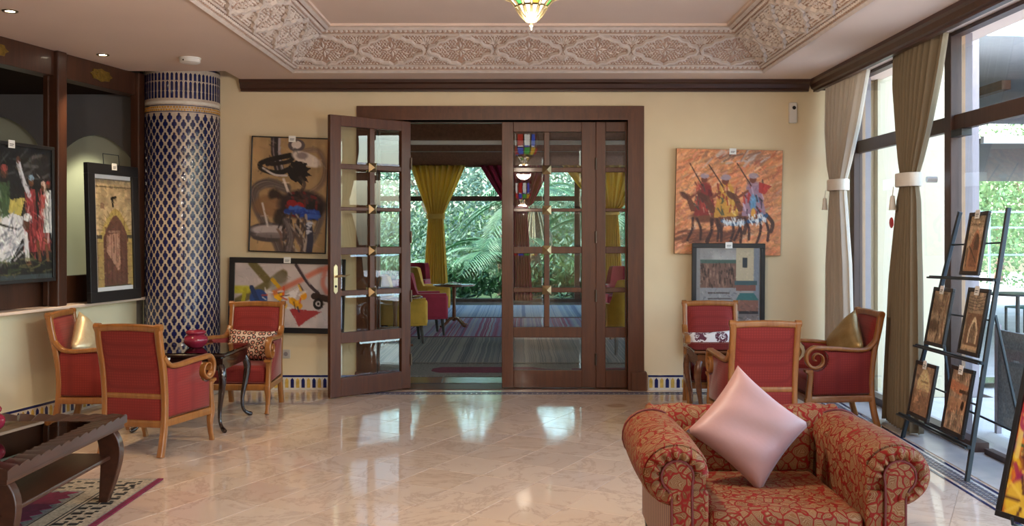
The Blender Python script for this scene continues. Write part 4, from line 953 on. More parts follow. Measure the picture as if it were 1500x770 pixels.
# ------------------------------------------------------------------ carved armchairs with red cloth
KY = .87                                # depth of the seat frame
POST = spline([(-.315, 0), (-.285, .12), (-.265, .25), (-.263, .43), (-.285, .62), (-.325, .80), (-.345, .92)], 4)
def post_y(z):
    for (y0, z0), (y1, z1) in zip(POST, POST[1:]):
        if z0 <= z <= z1: return y0+(y1-y0)*(z-z0)/(z1-z0)
    return POST[-1][0]
def make_chair(label, group):
    t = empty('armchair', label=label, cat='armchair', group=group); cw, rc = M['chairwood'], M['redcloth']
    sec = rrect(.042, .046, .012, 3)
    for s_ in (-1, 1):
        x = s_*.238
        MB().sweep([(x, y, z) for y, z in POST], sec, (1, 0, 0), [1.0+.25*abs(i/len(POST)-.45) for i in range(len(POST))]).build('leg', cw, t, 50)
        # front leg: carved foot and knee
        fx = s_*.285
        m = MB(); m.sweep([(fx, y, z) for y, z in spline([(.305, 0), (.295, .03), (.278, .08), (.272, .16), (.285, .215), (.285, .245)], 4)], rrect(.044, .044, .012, 3), (1, 0, 0), [.85, .9, .85, .8, .75, .75, .75, .78, .8, .85, .9, .95, 1, 1.05, 1.1, 1.15, 1.2, 1.2, 1.2, 1.2, 1.2][:21])
        m.build('leg', cw, t, 50)
        # arm with scroll
        path = [(-.298, .715), (-.263, .672), (-.21, .640), (-.10, .636), (.04, .648), (.14, .653)]
        path = spline(path, 5); cy, cz, r0 = .213, .565, .088; sp = []; n = 44
        for i in range(1, n+1):
            a = PI/2-(i/n)*(2*PI*1.45); r = r0*(1-i/n)**.85+.010; sp.append((cy+r*math.cos(a), cz+r*math.sin(a)))
        allp = path+[(.185, .655)]+sp; k = len(allp); pts = []; sc = []
        for i, (y, z) in enumerate(allp):
            f_ = min(1, max(0, (y+.30)/.51)); pts.append((s_*lerp(.242, .292, f_), y, z))
            q = 1 if i < len(path) else max(.32, 1-(i-len(path))/n*.95); sc.append((1.0 if i < len(path)+8 else 1.0, q))
        MB().sweep(pts, rrect(.056, .034, .012, 3), (1, 0, 0), sc).build('arm', cw, t, 50)
        m = MB(); m.sweep([(fx+s_*.004, y, z) for y, z in [(.278, .245), (.275, .30), (.266, .38), (.262, .44), (.274, .465)]], rrect(.048, .05, .012, 3), (1, 0, 0), [1.05, .9, .85, .95, 1.2]); m.box((fx+s_*.004, .278, .468), (.06, .06, .022)); m.build('arm_support', cw, t, 50)
        # side panel and its nail trim
        out = [(-.255, .27), (.248, .27), (.248, .46)]+[(cy-.10*math.cos(a), cz-.10*math.sin(a)) for a in (1.9, 1.5, 1.0, .5, 0, -.5, -.9)]+[(.10, .635), (-.04, .628), (-.19, .622), (-.250, .640), (-.268, .60), (-.255, .48), (-.247, .36)]
        def pt(y, z, d): return Vector((s_*(lerp(.240, .290, (y+.26)/.51)+d), y, z))
        c_ = (-.02, .44); m = MB(); n = len(out)
        i1 = [(c_[0]+(y-c_[0])*.93, c_[1]+(z-c_[1])*.90) for y, z in out]
        vs = [pt(y, z, .004) for y, z in out]+[pt(y, z, .016) for y, z in i1]+[pt(y, z, -.016) for y, z in out]+[pt(y, z, -.026) for y, z in i1]
        m.add(vs, [tuple(range(n, 2*n)), tuple(range(3*n, 4*n))[::-1]]+[(i, (i+1) % n, n+(i+1) % n, n+i) for i in range(n)]+[(2*n+i, 3*n+i, 3*n+(i+1) % n, 2*n+(i+1) % n) for i in range(n)]+[((i+1) % n, i, 2*n+i, 2*n+(i+1) % n) for i in range(n)])
        m.build('side_panel', rc, t, 60)
        nm = MB(); loop = out+[out[0]]
        for (y0, z0), (y1, z1) in zip(loop, loop[1:]):
            L = math.hypot(y1-y0, z1-z0); q = max(1, int(L/.017))
            for i in range(q):
                y, z = y0+(y1-y0)*i/q, z0+(z1-z0)*i/q; y = c_[0]+(y-c_[0])*.965; z = c_[1]+(z-c_[1])*.95
                p_ = pt(y, z, .008); a = .0055
                nm.add([p_+Vector((0, -a, 0)), p_+Vector((0, 0, -a)), p_+Vector((0, a, 0)), p_+Vector((0, 0, a)), p_+Vector((s_*.007, 0, 0))], [(0, 1, 4), (1, 2, 4), (2, 3, 4), (3, 0, 4)])
        nm.build('nail_trim', M['bronze'], t, 0, kind='stuff')
        # seat rail at the side
        MB().sweep([(s_*.240, -.262, .235), (s_*.287, .27, .235)], rrect(.04, .055, .008, 2), (1, 0, 0)).build('seat_rail', cw, t, 50)
    MB().sweep([(-.285, .282, .235), (.285, .282, .235)], rrect(.055, .04, .008, 2), (0, 0, 1)).build('seat_rail', cw, t, 50)
    MB().sweep([(-.24, -.262, .228), (.24, -.262, .228)], rrect(.055, .036, .008, 2), (0, 0, 1)).build('seat_rail', cw, t, 50)
    MB().sweep([(-.24, post_y(.425), .425), (.24, post_y(.425), .425)], rrect(.042, .03, .008, 2), (0, 0, 1)).build('back_rail', cw, t, 50)
    cr = [(-.262, -.345, .905), (-.235, -.343, .915), (-.12, -.343, .922), (0, -.343, .925), (.12, -.343, .922), (.235, -.343, .915), (.262, -.345, .905)]
    m = MB(); m.sweep(cr, rrect(.05, .044, .012, 3), (0, 0, 1))
    for s_ in (-1, 1): m.sweep([(s_*.222, -.344, .925), (s_*.266, -.344, .925)], [(.026*math.cos(a*PI/6), .026*math.sin(a*PI/6)) for a in range(12)], (0, 0, 1))
    m.build('crest_rail', cw, t, 50)
    def pad(z0, z1, name, front):
        m = MB()
        def f(sg):
            def g(u, v):
                x = (u-.5)*.44; z = z0+(z1-z0)*v; e = ((1-(2*u-1)**6)*(1-(2*v-1)**6))**.5
                return (x, post_y(z)+sg*(.010+(.030 if sg > 0 else .010)*e), z)
            return g
        m.grid(f(1), 10, 10); m.grid(f(-1), 10, 10); welded(m.build(name, rc, t, 60), .0)
    pad(.440, .900, 'back_panel', 1); pad(.250, .410, 'lower_back_panel', 0)
    m = MB()
    q = [(-.215, -.235), (.215, -.235), (.262, .262), (-.262, .262)]
    m.add([(x, y, .25) for x, y in q]+[(x, y, .42) for x, y in q], [(3,2,1,0), (4,5,6,7), (0,1,5,4), (1,2,6,5), (2,3,7,6), (3,0,4,7)])
    m.build('seat_cushion', rc, t, 60, bevel=.045, seg=4)
    MB().sweep([(-.26, .272, .272), (.26, .272, .272)], [(.008*math.cos(a*PI/3), .008*math.sin(a*PI/3)) for a in range(6)], (0, 0, 1)).build('piping', M['piping'], t)
    return t
def at(o, x, y, ang, z=0): o.location = (x, y, z); o.rotation_euler = (0, 0, math.radians(ang)); return o
GC = 'honey wood armchairs in red cloth'
ch = [make_chair('red armchair nearest the coffee table, seen from behind, zigzag cushion on its seat', GC)]
labels = ['red armchair against the left half wall, holding a glittering gold cushion',
          'red armchair facing the camera under the wide abstract painting, with ring-patterned cushion',
          'red armchair facing the camera under the gateway picture, with white floral cushion',
          'red armchair seen from behind, right beyond the big patterned armchair',
          'red armchair seen side-on by the olive curtain, holding a bronze triangular cushion']
for l in labels:
    o = copy_tree(ch[0]); o['label'] = l; ch.append(o)
at(ch[0], -2.72, 7.14, -12)
at(ch[1], -3.50, 8.02, -86)
at(ch[2], -2.50, 8.71, 178)
at(ch[3], 1.80, 8.80, 178)
at(ch[4], 1.815, 7.42, 0)
at(ch[5], 2.62, 8.10, 92)
# ------------------------------------------------------------------ cushions
def RT(rot): return Matrix.Rotation(rot[2], 4, 'Z')@Matrix.Rotation(rot[0], 4, 'X')@Matrix.Rotation(rot[1], 4, 'Z')     # yaw, lean, spin
def cushion(nm, w, h, t, mat, label, parent_chair, loc, rot, pinch=.1, group=None):
    o = welded(pillow_mb(w, h, t, 14, pinch).build(nm, mat, None, 180)); tag(o, label, 'cushion', group)
    Mx = Matrix.Translation(parent_chair.location)@parent_chair.rotation_euler.to_matrix().to_4x4()@Matrix.Translation(loc)@RT(rot) if parent_chair else Matrix.Translation(loc)@RT(rot)
    o.matrix_world = Mx; return o
R_ = math.radians
cushion('gold_cushion', .40, .40, .15, M['gold_cushion'], 'glittering gold cushion leaning on the back of the armchair by the half wall', ch[1], (-.05, -.13, .665), (R_(108), R_(44), R_(-8)), .06)
cushion('zigzag_cushion', .42, .28, .13, M['zebra'], 'black and white zigzag cushion inside the armchair seen from behind on the left', ch[0], (.04, -.19, .57), (R_(106), 0, R_(4)))
cushion('ring_cushion', .47, .30, .14, M['rings'], 'cushion with brown and pink rings on the armchair under the wide abstract', ch[2], (.0, -.14, .555), (R_(112), R_(3), R_(0)))
cushion('floral_cushion', .47, .28, .14, M['floral'], 'white floral cushion on the armchair under the gateway picture', ch[3], (.02, -.14, .545), (R_(114), R_(-3), R_(0)))
cushion('bronze_cushion', .42, .42, .14, M['bronze_cushion'], 'bronze brocade cushion leaning in the side-on armchair by the olive curtain', ch[5], (0, -.13, .665), (R_(110), R_(44), R_(8)), .05)
# ------------------------------------------------------------------ side tables
def side_table(nm, label, x, y, w, d, mat, h_=.63, gl=True):
    t = empty(nm, (x, y, 0), label=label, cat='table')
    m = MB(); m.bb(-w/2, w/2, -d/2, d/2, h_-.028, h_-.004); m.build('tabletop', mat, t, 40, bevel=.010, seg=3)
    m = MB()
    for x0, x1, y0, y1 in ((-w/2+.04, w/2-.04, -d/2+.035, -d/2+.06), (-w/2+.04, w/2-.04, d/2-.06, d/2-.035), (-w/2+.04, -w/2+.065, -d/2+.06, d/2-.06), (w/2-.065, w/2-.04, -d/2+.06, d/2-.06)): m.bb(x0, x1, y0, y1, h_-.125, h_-.028)
    m.build('apron', mat, t, 40, bevel=.006)
    m = MB(); m.sweep([(-w/2+.03, -d/2+.026, h_-.085), (w/2-.03, -d/2+.026, h_-.085), (w/2-.03, d/2-.026, h_-.085), (-w/2+.03, d/2-.026, h_-.085)], [(-.05, 0), (-.02, -.014), (.02, -.014), (.045, 0)], (0, 0, 1), closed=True)
    m.build('moulding', mat, t, 40)
    for sx in (-1, 1):
        for sy in (-1, 1):
            bx, by = sx*(w/2-.055), sy*(d/2-.05); q = []
            keys = [(0, .53), (.018, .49), (.028, .42), (.012, .30), (-.008, .18), (-.006, .08), (.026, .03), (.060, .014)]
            for o_, z in spline(keys, 3): q.append((bx+sx*o_*.9, by+sy*o_*.9, z))
            k = len(q); rr = [.030, .031, .032, .033, .033, .032, .030, .029, .027, .025, .022, .020, .018, .016, .015, .014, .014, .015, .017, .019, .020, .016]
            rr = [rr[min(21, int(i*22/k))] for i in range(k)]
            MB().tube(q, rr, 10).build('leg', mat, t, 60)
    if gl:
        MB().sweep([(0, 0, h_-.002), (0, 0, h_+.006)], rrect(w-.01, d-.01, .03, 4), (1, 0, 0)).build('glass_top', M['tabletopglass'], t, 30)
    return t
side_table('side_table', 'black lacquered side table with curved legs beside the mosaic column', -2.73, 7.99, .76, .74, M['darkwood'])
side_table('side_table', 'brown side table with glass top between the armchairs on the right', 1.80, 8.12, .74, .56, M['brownwood'])
def bowl(x, y, z, label, s_=1.0):
    t = empty('covered_pot', (x, y, z), label=label, cat='pot')
    pr = [(0, .0), (.055, .0), (.062, .006), (.092, .035), (.100, .06), (.094, .085), (.070, .105), (.066, .112)]
    pr = [(r*s_, q*s_) for r, q in pr]; MB().lathe(pr, 28).build('body', M['pot'], t, 60)
    MB().lathe([(r*s_, q*s_) for r, q in [(.070, .110), (.080, .118), (.082, .130), (.076, .140), (.06, .145), (.058, .13), (.062, .112)]], 28).build('rim', M['pot'], t, 60)
    return t
bowl(-2.715, 8.0, .637, 'crimson glazed pot on the black side table')
bowl(-2.885, 5.15, .515, 'crimson glazed pot on the coffee table, cut by the left edge of the frame', 1.0)
# ------------------------------------------------------------------ coffee table
t = empty('coffee_table', (-2.80, 5.07, 0), label='dark carved coffee table with sunken glass top on the rug', cat='table'); tw = M['tablewood']
w, d, h_ = .88, 1.34, .50; bw = .15
def rib(name, x0, y0, x1, y1, inw):
    """a border of slanted carved ribs from the outer edge (x0,y0)-(x1,y1) towards inw"""
    L = math.hypot(x1-x0, y1-y0); ux, uy = (x1-x0)/L, (y1-y0)/L; k = max(2, round(L/.105)); n = k*6
    def f(sg):
        def g(u, v):
            s_ = u*L; ph = (u*k) % 1.0; zz = .012*ph+.004*math.sin(PI*ph); dd = v*bw; q = max(dd-L/2, 0)
            s2 = dd+(L-2*dd)*u
            return (x0+ux*s2+inw[0]*dd*1.0, y0+uy*s2+inw[1]*dd, h_+(zz-.018*v if sg else -.04))
        return g
    m = MB(); m.grid(f(1), n, 6); m.grid(f(0), 1, 1)
    e = [f(1)(i/n, 0) for i in range(n+1)]; m.add(e+[(x, y, h_-.04) for x, y, z in e], [(i, i+1, n+2+i, n+1+i) for i in range(n)])
    e = [f(1)(i/n, 1) for i in range(n+1)]; m.add(e+[(x, y, h_-.04) for x, y, z in e], [(i, i+1, n+2+i, n+1+i) for i in range(n)])
    m.build(name, tw, t, 30, fix=True)
rib('ribbed_border', w/2, -d/2, w/2, d/2, (-1, 0)); rib('ribbed_border', w/2, d/2, -w/2, d/2, (0, -1)); rib('ribbed_border', -w/2, d/2, -w/2, -d/2, (1, 0)); rib('ribbed_border', -w/2, -d/2, w/2, -d/2, (0, 1))
MB().bb(-w/2+bw-.01, w/2-bw+.01, -d/2+bw-.01, d/2-bw+.01, h_-.014, h_-.006).build('glass_top', M['tabletopglass'], t, 0)
MB().bb(-w/2+bw-.01, w/2-bw+.01, -d/2+bw-.01, d/2-bw+.01, h_-.05, h_-.035).build('top_board', tw, t, 0)
m = MB(); m.sweep([(-w/2+.02, -d/2+.02, h_-.055), (w/2-.02, -d/2+.02, h_-.055), (w/2-.02, d/2-.02, h_-.055), (-w/2+.02, d/2-.02, h_-.055)], rrect(.03, .02, .006, 2), (0, 0, 1), closed=True); m.build('top_moulding', tw, t, 40)
MB().bb(-w/2+.05, w/2-.05, -d/2+.06, d/2-.06, .262, .288).build('shelf', tw, t, 0, bevel=.008)
for sx in (-1, 1):
    for sy in (-1, 1):
        mid = spline([(.335, .46), (.378, .36), (.385, .25), (.365, .12), (.340, 0)], 4); wd_ = [.050, .055, .06, .062, .063, .063, .062, .060, .057, .053, .049, .045, .041, .036, .031, .027, .024]
        out = [(x+wd_[i], z) for i, (x, z) in enumerate(mid)]+[(x-wd_[i], z) for i, (x, z) in list(enumerate(mid))[::-1]]
        y0 = sy*(d/2-.09)
        MB().prism(out, lambda a, b, e: (sx*a, y0+e, b), -.03, .03).build('leg', tw, t, 40, bevel=.005)
# ------------------------------------------------------------------ rug under the coffee table
t = empty('rug', (-3.15, 4.9, .004), label='wine and beige woven rug under the coffee table', cat='rug')
def flat(x0, x1, y0, y1, z0=0, z1=.006): return MB().bb(x0, x1, y0, y1, z0, z1)
flat(-.84, .84, -1.27, 1.27).build('rug_field', M['greywool'], t, 0)
for x in (.81, -.845): flat(x, x+.035, -1.275, 1.275, 0, .008).build('edge_binding', M['wine_panel'], t, 0)
for x0, x1, mt in ((.47, .80, 'wool'), (.80, .81, 'greywool')): flat(x0, x1, -1.25, 1.25, .005, .0075).build('border_stripe', M[mt], t, 0)
flat(-.8, .47, .98, 1.24, .005, .0072).build('border_stripe', M['wool'], t, 0)
for x in (.475, .575, .60): flat(x, x+.008, -1.25, .96, .005, .0085).build('dark_stripe', M['dark'], t, 0)
m = MB(); r = random.Random(4)
for k in range(24):
    y = -1.2+k*.1
    for dx in (.64, .72): m.box((dx+r.uniform(-.01, .01), y, .0083), (.03+r.random()*.04, .035, .002)); m.box((dx+.02, y+.04, .0083), (.02, .02, .002))
for k in range(12):
    for dy in (1.04, 1.16): m.box((-.75+k*.13, dy, .0078), (.06, .025, .002)); m.box((-.70+k*.13, dy+.03, .0078), (.025, .02, .002))
m.build('woven_motifs', M['dark'], t, 0, kind='stuff')
m = MB(); out = []                     # saw-edged wine field
for k in range(40): y = -1.2+k*.055; out += [(.40+.05*(k % 2), y)]
y1 = .93; top = [(.40-k*.0267, y1+.03*(k % 2)) for k in range(1, 46)]
poly = out+top+[(-.80, -1.2)]
m.prism(poly, lambda a, b, e: (a, b, e), .005, .0085); m.build('wine_field', M['wine_panel'], t, 0)
# ------------------------------------------------------------------ big rolled armchair
t = empty('club_chair', (1.17, 4.64, 0), label='large rolled-arm chair in coral-red patterned velvet in the right foreground', cat='armchair'); ac = M['armcloth']
YF, YR = -.44, .42
def roll_section(n=22):
    """arm outline in (x outward, z): inner wall up, over the roll, under, outer wall down"""
    cx, cz, r = .485, .535, .145; pts = [(.355, .18), (.352, .36), (.352, .46)]
    for i in range(n+1):
        a = PI*.86-(PI*1.30)*i/n; pts.append((cx+r*math.cos(a)*(1.05), cz+r*math.sin(a)*.95))
    pts += [(.508, .37), (.508, .10), (.36, .10)]
    return pts
for s_ in (-1, 1):
    sec = roll_section(); m = MB(); ys = [YF+.02, YF+.0, YF+.05]+[YF+.08+i*.085 for i in range(10)]
    ys = [YF-.0]+[YF+.03, YF+.08]+[YF+.08+(YR+.02-YF-.08)*i/8 for i in range(1, 9)]
    for i, y in enumerate(ys):
        f_ = (y-YF)/(YR-YF); k_ = 1+.06*math.sin(PI*f_)-.04*f_
        for x, z in sec: m.v.append(Vector((s_*(.45+(x-.45)*(k_ if i else .965)), y, .5+(z-.5)*(k_ if i else .975) if z > .42 else z)))
    k = len(sec); m.f += [(i*k+j, i*k+(j+1) % k, (i+1)*k+(j+1) % k, (i+1)*k+j) for i in range(len(ys)-1) for j in range(k)]+[tuple(range(k)), tuple(range((len(ys)-1)*k, len(ys)*k))[::-1]]
    a_o = m.build('arm', ac, t, 60)
    # gathered front: pleats raying from the scroll button
    cx, cz = .485, .535; m = MB(); n = 96; nr = 4
    def pl_(u, v):
        a = PI*1.02-(PI*1.62)*u; rr = lerp(.062, .135, v); b = .012*math.sin(u*26*2*PI/2)*math.sin(PI*min(1, v*1.15))
        return (s_*(cx+rr*1.05*math.cos(a)), YF-.012-.030*math.sin(PI*v)**.6-b, cz+rr*.95*math.sin(a))
    m.grid(pl_, n, nr); m.build('pleated_front', ac, a_o, 70)
    fp = MB(); key = []
    for i in range(17): a = -PI*.30+(PI*1.42)*i/16; key.append((cx+.070*math.cos(a), cz+.070*math.sin(a)))
    key = key+[(.422, .44), (.415, .10), (.512, .10), (.510, .44)]
    fp.prism([(x*1, z) for x, z in key], lambda a, b, e: (s_*a, e, b), YF-.040, YF+.01); fp.build('front_panel', ac, a_o, 60, bevel=.012, seg=3)
    MB().tube([(s_*x, YF-.036, z) for x, z in key[:17]]+[(s_*.422, YF-.036, .44), (s_*.415, YF-.036, .10)], .006, 6).build('piping', M['piping'], a_o)
    MB().tube([(s_*.510, YF-.036, .10), (s_*.510, YF-.036, .44), (s_*key[0][0], YF-.036, key[0][1])], .006, 6).build('piping', M['piping'], a_o)
    MB().bb(*sorted((s_*.345, s_*.425)), YF-.028, YF+.02, .10, .47).build('inner_front', ac, a_o, 40, bevel=.015, seg=3)
    MB().bb(*sorted((s_*.49, s_*.512)), YF, YR+.10, .08, .41).build('striped_side', M['stripe'], t, 0, bevel=.004)
    bx_ = [(.5+.149*math.cos(a)*1.0-.015, .535+.139*math.sin(a)) for a in [PI*.80-i*PI*1.30/14 for i in range(15)]]
    MB().tube([(s_*x, YR-.06, z) for x, z in bx_], .006, 6).build('piping', M['piping'], a_o)
m = MB(); sec = [(.0, .10), (.0, .36), (-.02, .50)]+[(.095+.125*math.cos(a), .555+.135*math.sin(a)) for a in [PI*.92-(PI*1.35)*i/16 for i in range(17)]]+[(.14, .40), (.14, .10)]
xs = [-.50, -.48]+[-.46+.92*i/12 for i in range(13)]+[.48, .50]
for i, x in enumerate(xs):
    q = .96 if i in (0, len(xs)-1) else 1
    for y, z in sec: m.v.append(Vector((x, YR-.08+.095+(y-.095)*q, .5+(z-.5)*q+.008*math.sin(i*2.1)*(z > .6) if z > .3 else z)))
k = len(sec); m.f += [(i*k+j, i*k+(j+1) % k, (i+1)*k+(j+1) % k, (i+1)*k+j) for i in range(len(xs)-1) for j in range(k)]+[tuple(range(k)), tuple(range((len(xs)-1)*k, len(xs)*k))[::-1]]
m.build('backrest', ac, t, 60)
MB().bb(-.345, .345, YF-.02, YR-.06, .215, .375).build('seat_cushion', ac, t, 60, bevel=.05, seg=5)
MB().bb(-.36, .36, YF+.01, YR-.0, .08, .215).build('seat_base', M['stripe'], t, 0, bevel=.01)
MB().bb(-.33, .33, YR-.16, YR-.065, .36, .60).build('back_cushion', ac, t, 60, bevel=.045, seg=4)
for s_ in (-1, 1):
    for y in (YF+.06, YR+.02): MB().lathe([(0, 0), (.022, 0), (.03, .08), (0, .08)], 12, (s_*.48, y, 0)).build('foot', M['darkwood'], t, 60)
ck = welded(pillow_mb(.45, .45, .17, 20, .09).build('pink_cushion', M['pink'], None, 180)); tag(ck, 'pale pink satin cushion standing on its corner in the big patterned chair', 'cushion')
ck.matrix_world = Matrix.Translation((1.128, 4.72, .635))@Euler((R_(66), R_(0), R_(6)), 'XYZ').to_matrix().to_4x4()@Matrix.Rotation(R_(47), 4, 'Z')
# ------------------------------------------------------------------ curtains
def curtain(nm, mat, label, xc, keys, folds, amp, seed, along='Y', tie=None, tassel=True, group=None, edge=True):
    """keys: (z, centre along, half width, amp scale)"""
    ks = sorted(keys, key=lambda q: -q[0]); r = random.Random(seed); ph = [r.uniform(0, 6.28) for _ in range(4)]
    def at_(z):
        for a, b in zip(ks, ks[1:]):
            if a[0] >= z >= b[0]:
                t_ = (a[0]-z)/(a[0]-b[0]); t2 = t_*t_*(3-2*t_) if False else t_
                return [lerp(a[i], b[i], t2) for i in range(1, 4)]
        return list(ks[-1][1:])
    z0, z1 = ks[0][0], ks[-1][0]
    root = empty(nm, label=label, cat='curtain', group=group)
    def f(u, v):
        z = lerp(z0, z1, v); c_, hw, am = at_(z)
        w_ = (u-.5)*2; s_ = c_+w_*hw
        d = amp*am*min(1, (1-abs(w_))*4+.2)*(math.sin(2*PI*folds*u+ph[0]+.5*math.sin(3*v+ph[1]))+.45*math.sin(2*PI*folds*1.9*u+ph[2]+1.5*v))
        return Vector((xc+d, s_, z)) if along == 'Y' else Vector((s_, xc+d, z))
    m = MB(); m.grid(f, folds*14, 60); o = m.build('cloth', mat, root, 180, fix=False)
    sm = o.modifiers.new('thick', 'SOLIDIFY'); sm.thickness = .004
    if tie:
        c_, hw, am = at_(tie); ms = MB(); hw += .03; dp = amp*am*1.5+.035
        ring = [Vector((xc+dp*math.cos(a), c_+hw*math.sin(a), tie)) if along == 'Y' else Vector((c_+hw*math.sin(a), xc+dp*math.cos(a), tie)) for a in [2*PI*i/20 for i in range(20)]]
        hh = .055 if along == 'Y' else .06
        ms.sweep(ring, rrect(hh*2, .02, .008, 2), (0, 0, 1), closed=True); b = ms.build('tie_band', M['tie'] if along == 'Y' else mat, root, 50)
        if tassel:
            MB().tube([(xc-dp-.01, c_+hw*.55, tie-.05), (xc-dp-.015, c_+hw*.6, tie-.12)], .004, 6).lathe([(.0, -.12), (.016, -.125), (.02, -.15), (.030, -.24), (0, -.24)], 10, (xc-dp-.015, c_+hw*.6, tie)).build('tassel', M['tie'], b)
    return root
def ky(x, X): return X*F/(x-PX)          # depth of a window-side pixel column at cross position X
curtain('curtain', M['cream_curtain'], 'cream curtain tied back in the corner beside the back wall', 3.10,
        [(3.08, 9.10, .52, 1), (2.6, 9.22, .38, 1), (2.25, 9.30, .24, .8), (2.06, 9.32, .13, .6), (1.9, 9.32, .16, .7), (1.3, 9.30, .26, .9), (.02, 9.27, .34, 1)], 10, .055, 3, tie=2.06)
curtain('curtain', M['olive_curtain'], 'olive brown curtain tied back in front of the window wall', 3.12,
        [(3.08, 7.50, .48, 1), (2.8, 7.56, .43, 1), (2.4, 7.62, .30, .8), (2.18, 7.66, .21, .7), (2.02, 7.68, .13, .5), (1.85, 7.70, .19, .7), (1.2, 7.76, .28, .9), (.02, 7.82, .36, 1)], 11, .055, 5, tie=2.02)
MB_ = MB().tube([(3.24, 7.62, 2.02), (3.32, 7.62, 2.02)], .024, 12); tag(MB_.build('tieback_knob', M['white_rail']), 'round tieback knob behind the olive curtain', 'hook')
# ------------------------------------------------------------------ easel with five small pictures
FL, FR, TL, TR = Vector((2.99, 7.47, 0)), Vector((2.87, 6.14, 0)), Vector((3.25, 7.06, 1.75)), Vector((3.25, 6.36, 1.76))
ez_ = empty('display_easel', (2.93, 6.8, 0), label='blue-black iron display easel holding five small pictures by the window', cat='easel')
def bar(m, a, b, w_=.02): m.sweep([Vector(a)-ez_.location, Vector(b)-ez_.location], rrect(w_, w_, .003, 1), (0, 0, 1) if abs((b-a).normalized().z) < .8 else (1, 0, 0)); return m
for a, b in ((FL, TL), (FR, TR)): bar(MB(), a, b, .028).build('leg', M['iron'], ez_, 0)
for k, (a, b) in enumerate((((FL.lerp(TL, .60)), Vector((3.29, 7.2, 0))), ((FR.lerp(TR, .60)), Vector((3.27, 6.10, 0))))): bar(MB(), a+Vector((.02, 0, 0)), b, .018).build('rear_leg', M['iron'], ez_, 0)
bar(MB(), Vector((3.28, 7.18, .30)), Vector((3.26, 6.13, .28)), .014).build('rear_brace', M['iron'], ez_, 0)
sh = []
for tl, tr_, e0, e1 in ((.725, .735, .16, .07), (.42, .43, .10, .04), (.105, .128, .10, .04)):
    a, b = FL.lerp(TL, tl), FR.lerp(TR, tr_); dr = (b-a).normalized(); a2_, b2_ = a-dr*e0, b+dr*e1; n_ = Vector((-.06, 0, -.01))
    sh.append((a, b)); m = MB(); bar(m, a2_+n_*.6, b2_+n_*.6, .022); bar(m, a2_+n_, b2_+n_, .014)
    m.build('shelf_bar', M['iron'], ez_, 0)
for tl in (.86, .57, .26): bar(MB(), FL.lerp(TL, tl), FR.lerp(TR, tl+.01), .012).build('cross_rod', M['iron'], ez_, 0)
def small_pic(seed, kind):
    p = P(48, 70, [(172, 146, 116), (160, 138, 112), (156, 134, 112), (158, 126, 102), (160, 128, 106)][seed]); p.mottle(8, .22, seed); p.mottle(18, .15, seed+9)
    dk, md = (84, 58, 42), (140, 100, 70)
    if kind == 0:
        p.dabs(14, (0, .04, 1, .2), [dk, md], .3, .012, .1, .2, .6, 3); p.ar(.55, .36, .24, .92, (206, 120, 76)); p.ar(.55, .27, .30, .92, (150, 84, 56)); p.ar(.62, .16, .32, .62, dk, .8); p.st([(.2, .55), (.75, .82)], .03, dk); p.re(.1, .92, 1, 1, (180, 110, 70)); p.st([(.1, .6), (.14, .9)], .05, (120, 76, 50))
    elif kind == 1:
        p.el(.25, .3, .22, .14, (120, 92, 70), .8, .5); p.el(.25, .68, .2, .13, dk, .8, .5); p.po([(.55, .02), (.8, .02), (.55, .5), (.4, .5)], (116, 84, 60), .8); p.st([(.85, .1), (.75, .6), (.9, .98)], .06, (140, 92, 60)); p.st([(.5, .5), (.55, .75), (.5, .98)], .04, dk); p.dabs(30, (.1, .15, .8, .9), [dk, (210, 180, 140)], .14, .014, .9, .6, .6, 5)
    elif kind == 2:
        for k in range(5): p.st([(.02, .08+.05*k), (.5, .10+.05*k), (.98, .05+.055*k)], .014, (70, 52, 44), .9)
        p.re(.1, .36, .95, .9, (130, 84, 58)); p.ar(.55, .26, .42, .86, (206, 184, 150)); p.ar(.55, .18, .5, .86, (120, 96, 76)); p.dabs(30, (.3, .5, .8, .88), [dk, (200, 170, 130)], .1, .012, 1.2, .6, .7, 6); p.re(.05, .9, 1, .96, (196, 160, 120))
    elif kind == 3:
        p.ar(.5, .34, .04, .60, (220, 200, 140)); p.re(0, .5, 1, 1, (160, 104, 74), .7); p.re(.3, .30, .75, .34, (170, 140, 90)); p.re(.36, .46, .72, .50, (200, 170, 130)); p.po([(.3, .5), (.5, .5), (.3, .8), (.1, .8)], (210, 150, 110)); p.dabs(40, (.05, .55, .95, .98), [dk, (220, 190, 150), (120, 60, 40), (70, 70, 80)], .09, .014, 1.3, .5, .7, 7)
    else:
        for k in range(6): p.st([(.25+.12*k, .02), (.35+.12*k, .14)], .02, dk)
        p.po([(0, .16), (.95, .22), (.6, .40), (0, .34)], (206, 106, 66), .9); p.re(.5, .30, .95, .36, dk); p.re(.1, .45, .95, .7, (196, 128, 86), .8); p.dabs(46, (.1, .5, .95, .97), [(60, 76, 80), dk, (214, 180, 140), (150, 60, 44)], .10, .018, 1.4, .4, .8, 8); p.el(.78, .55, .05, .08, (50, 40, 36), 1, .3)
    g_ = p.a.mean(axis=2, keepdims=True)*np.array([1.06, .95, .80]); p.a = p.a*.5+g_*.5; p.brush(260, .05, .016, 1.0, 1.4, .35, .7, seed)
    return p
names = ['small picture of an orange arched doorway, alone on the top shelf of the easel', 'small brown street picture, left on the middle shelf of the easel', 'small picture of a pale arch under beams, right on the middle easel shelf',
         'small picture of a pale gateway and crowd, left on the bottom easel shelf', 'small market picture with an orange awning, right on the bottom easel shelf']
up = ((TL-FL).normalized()+(TR-FR).normalized()).normalized(); along = (FR-FL).normalized()
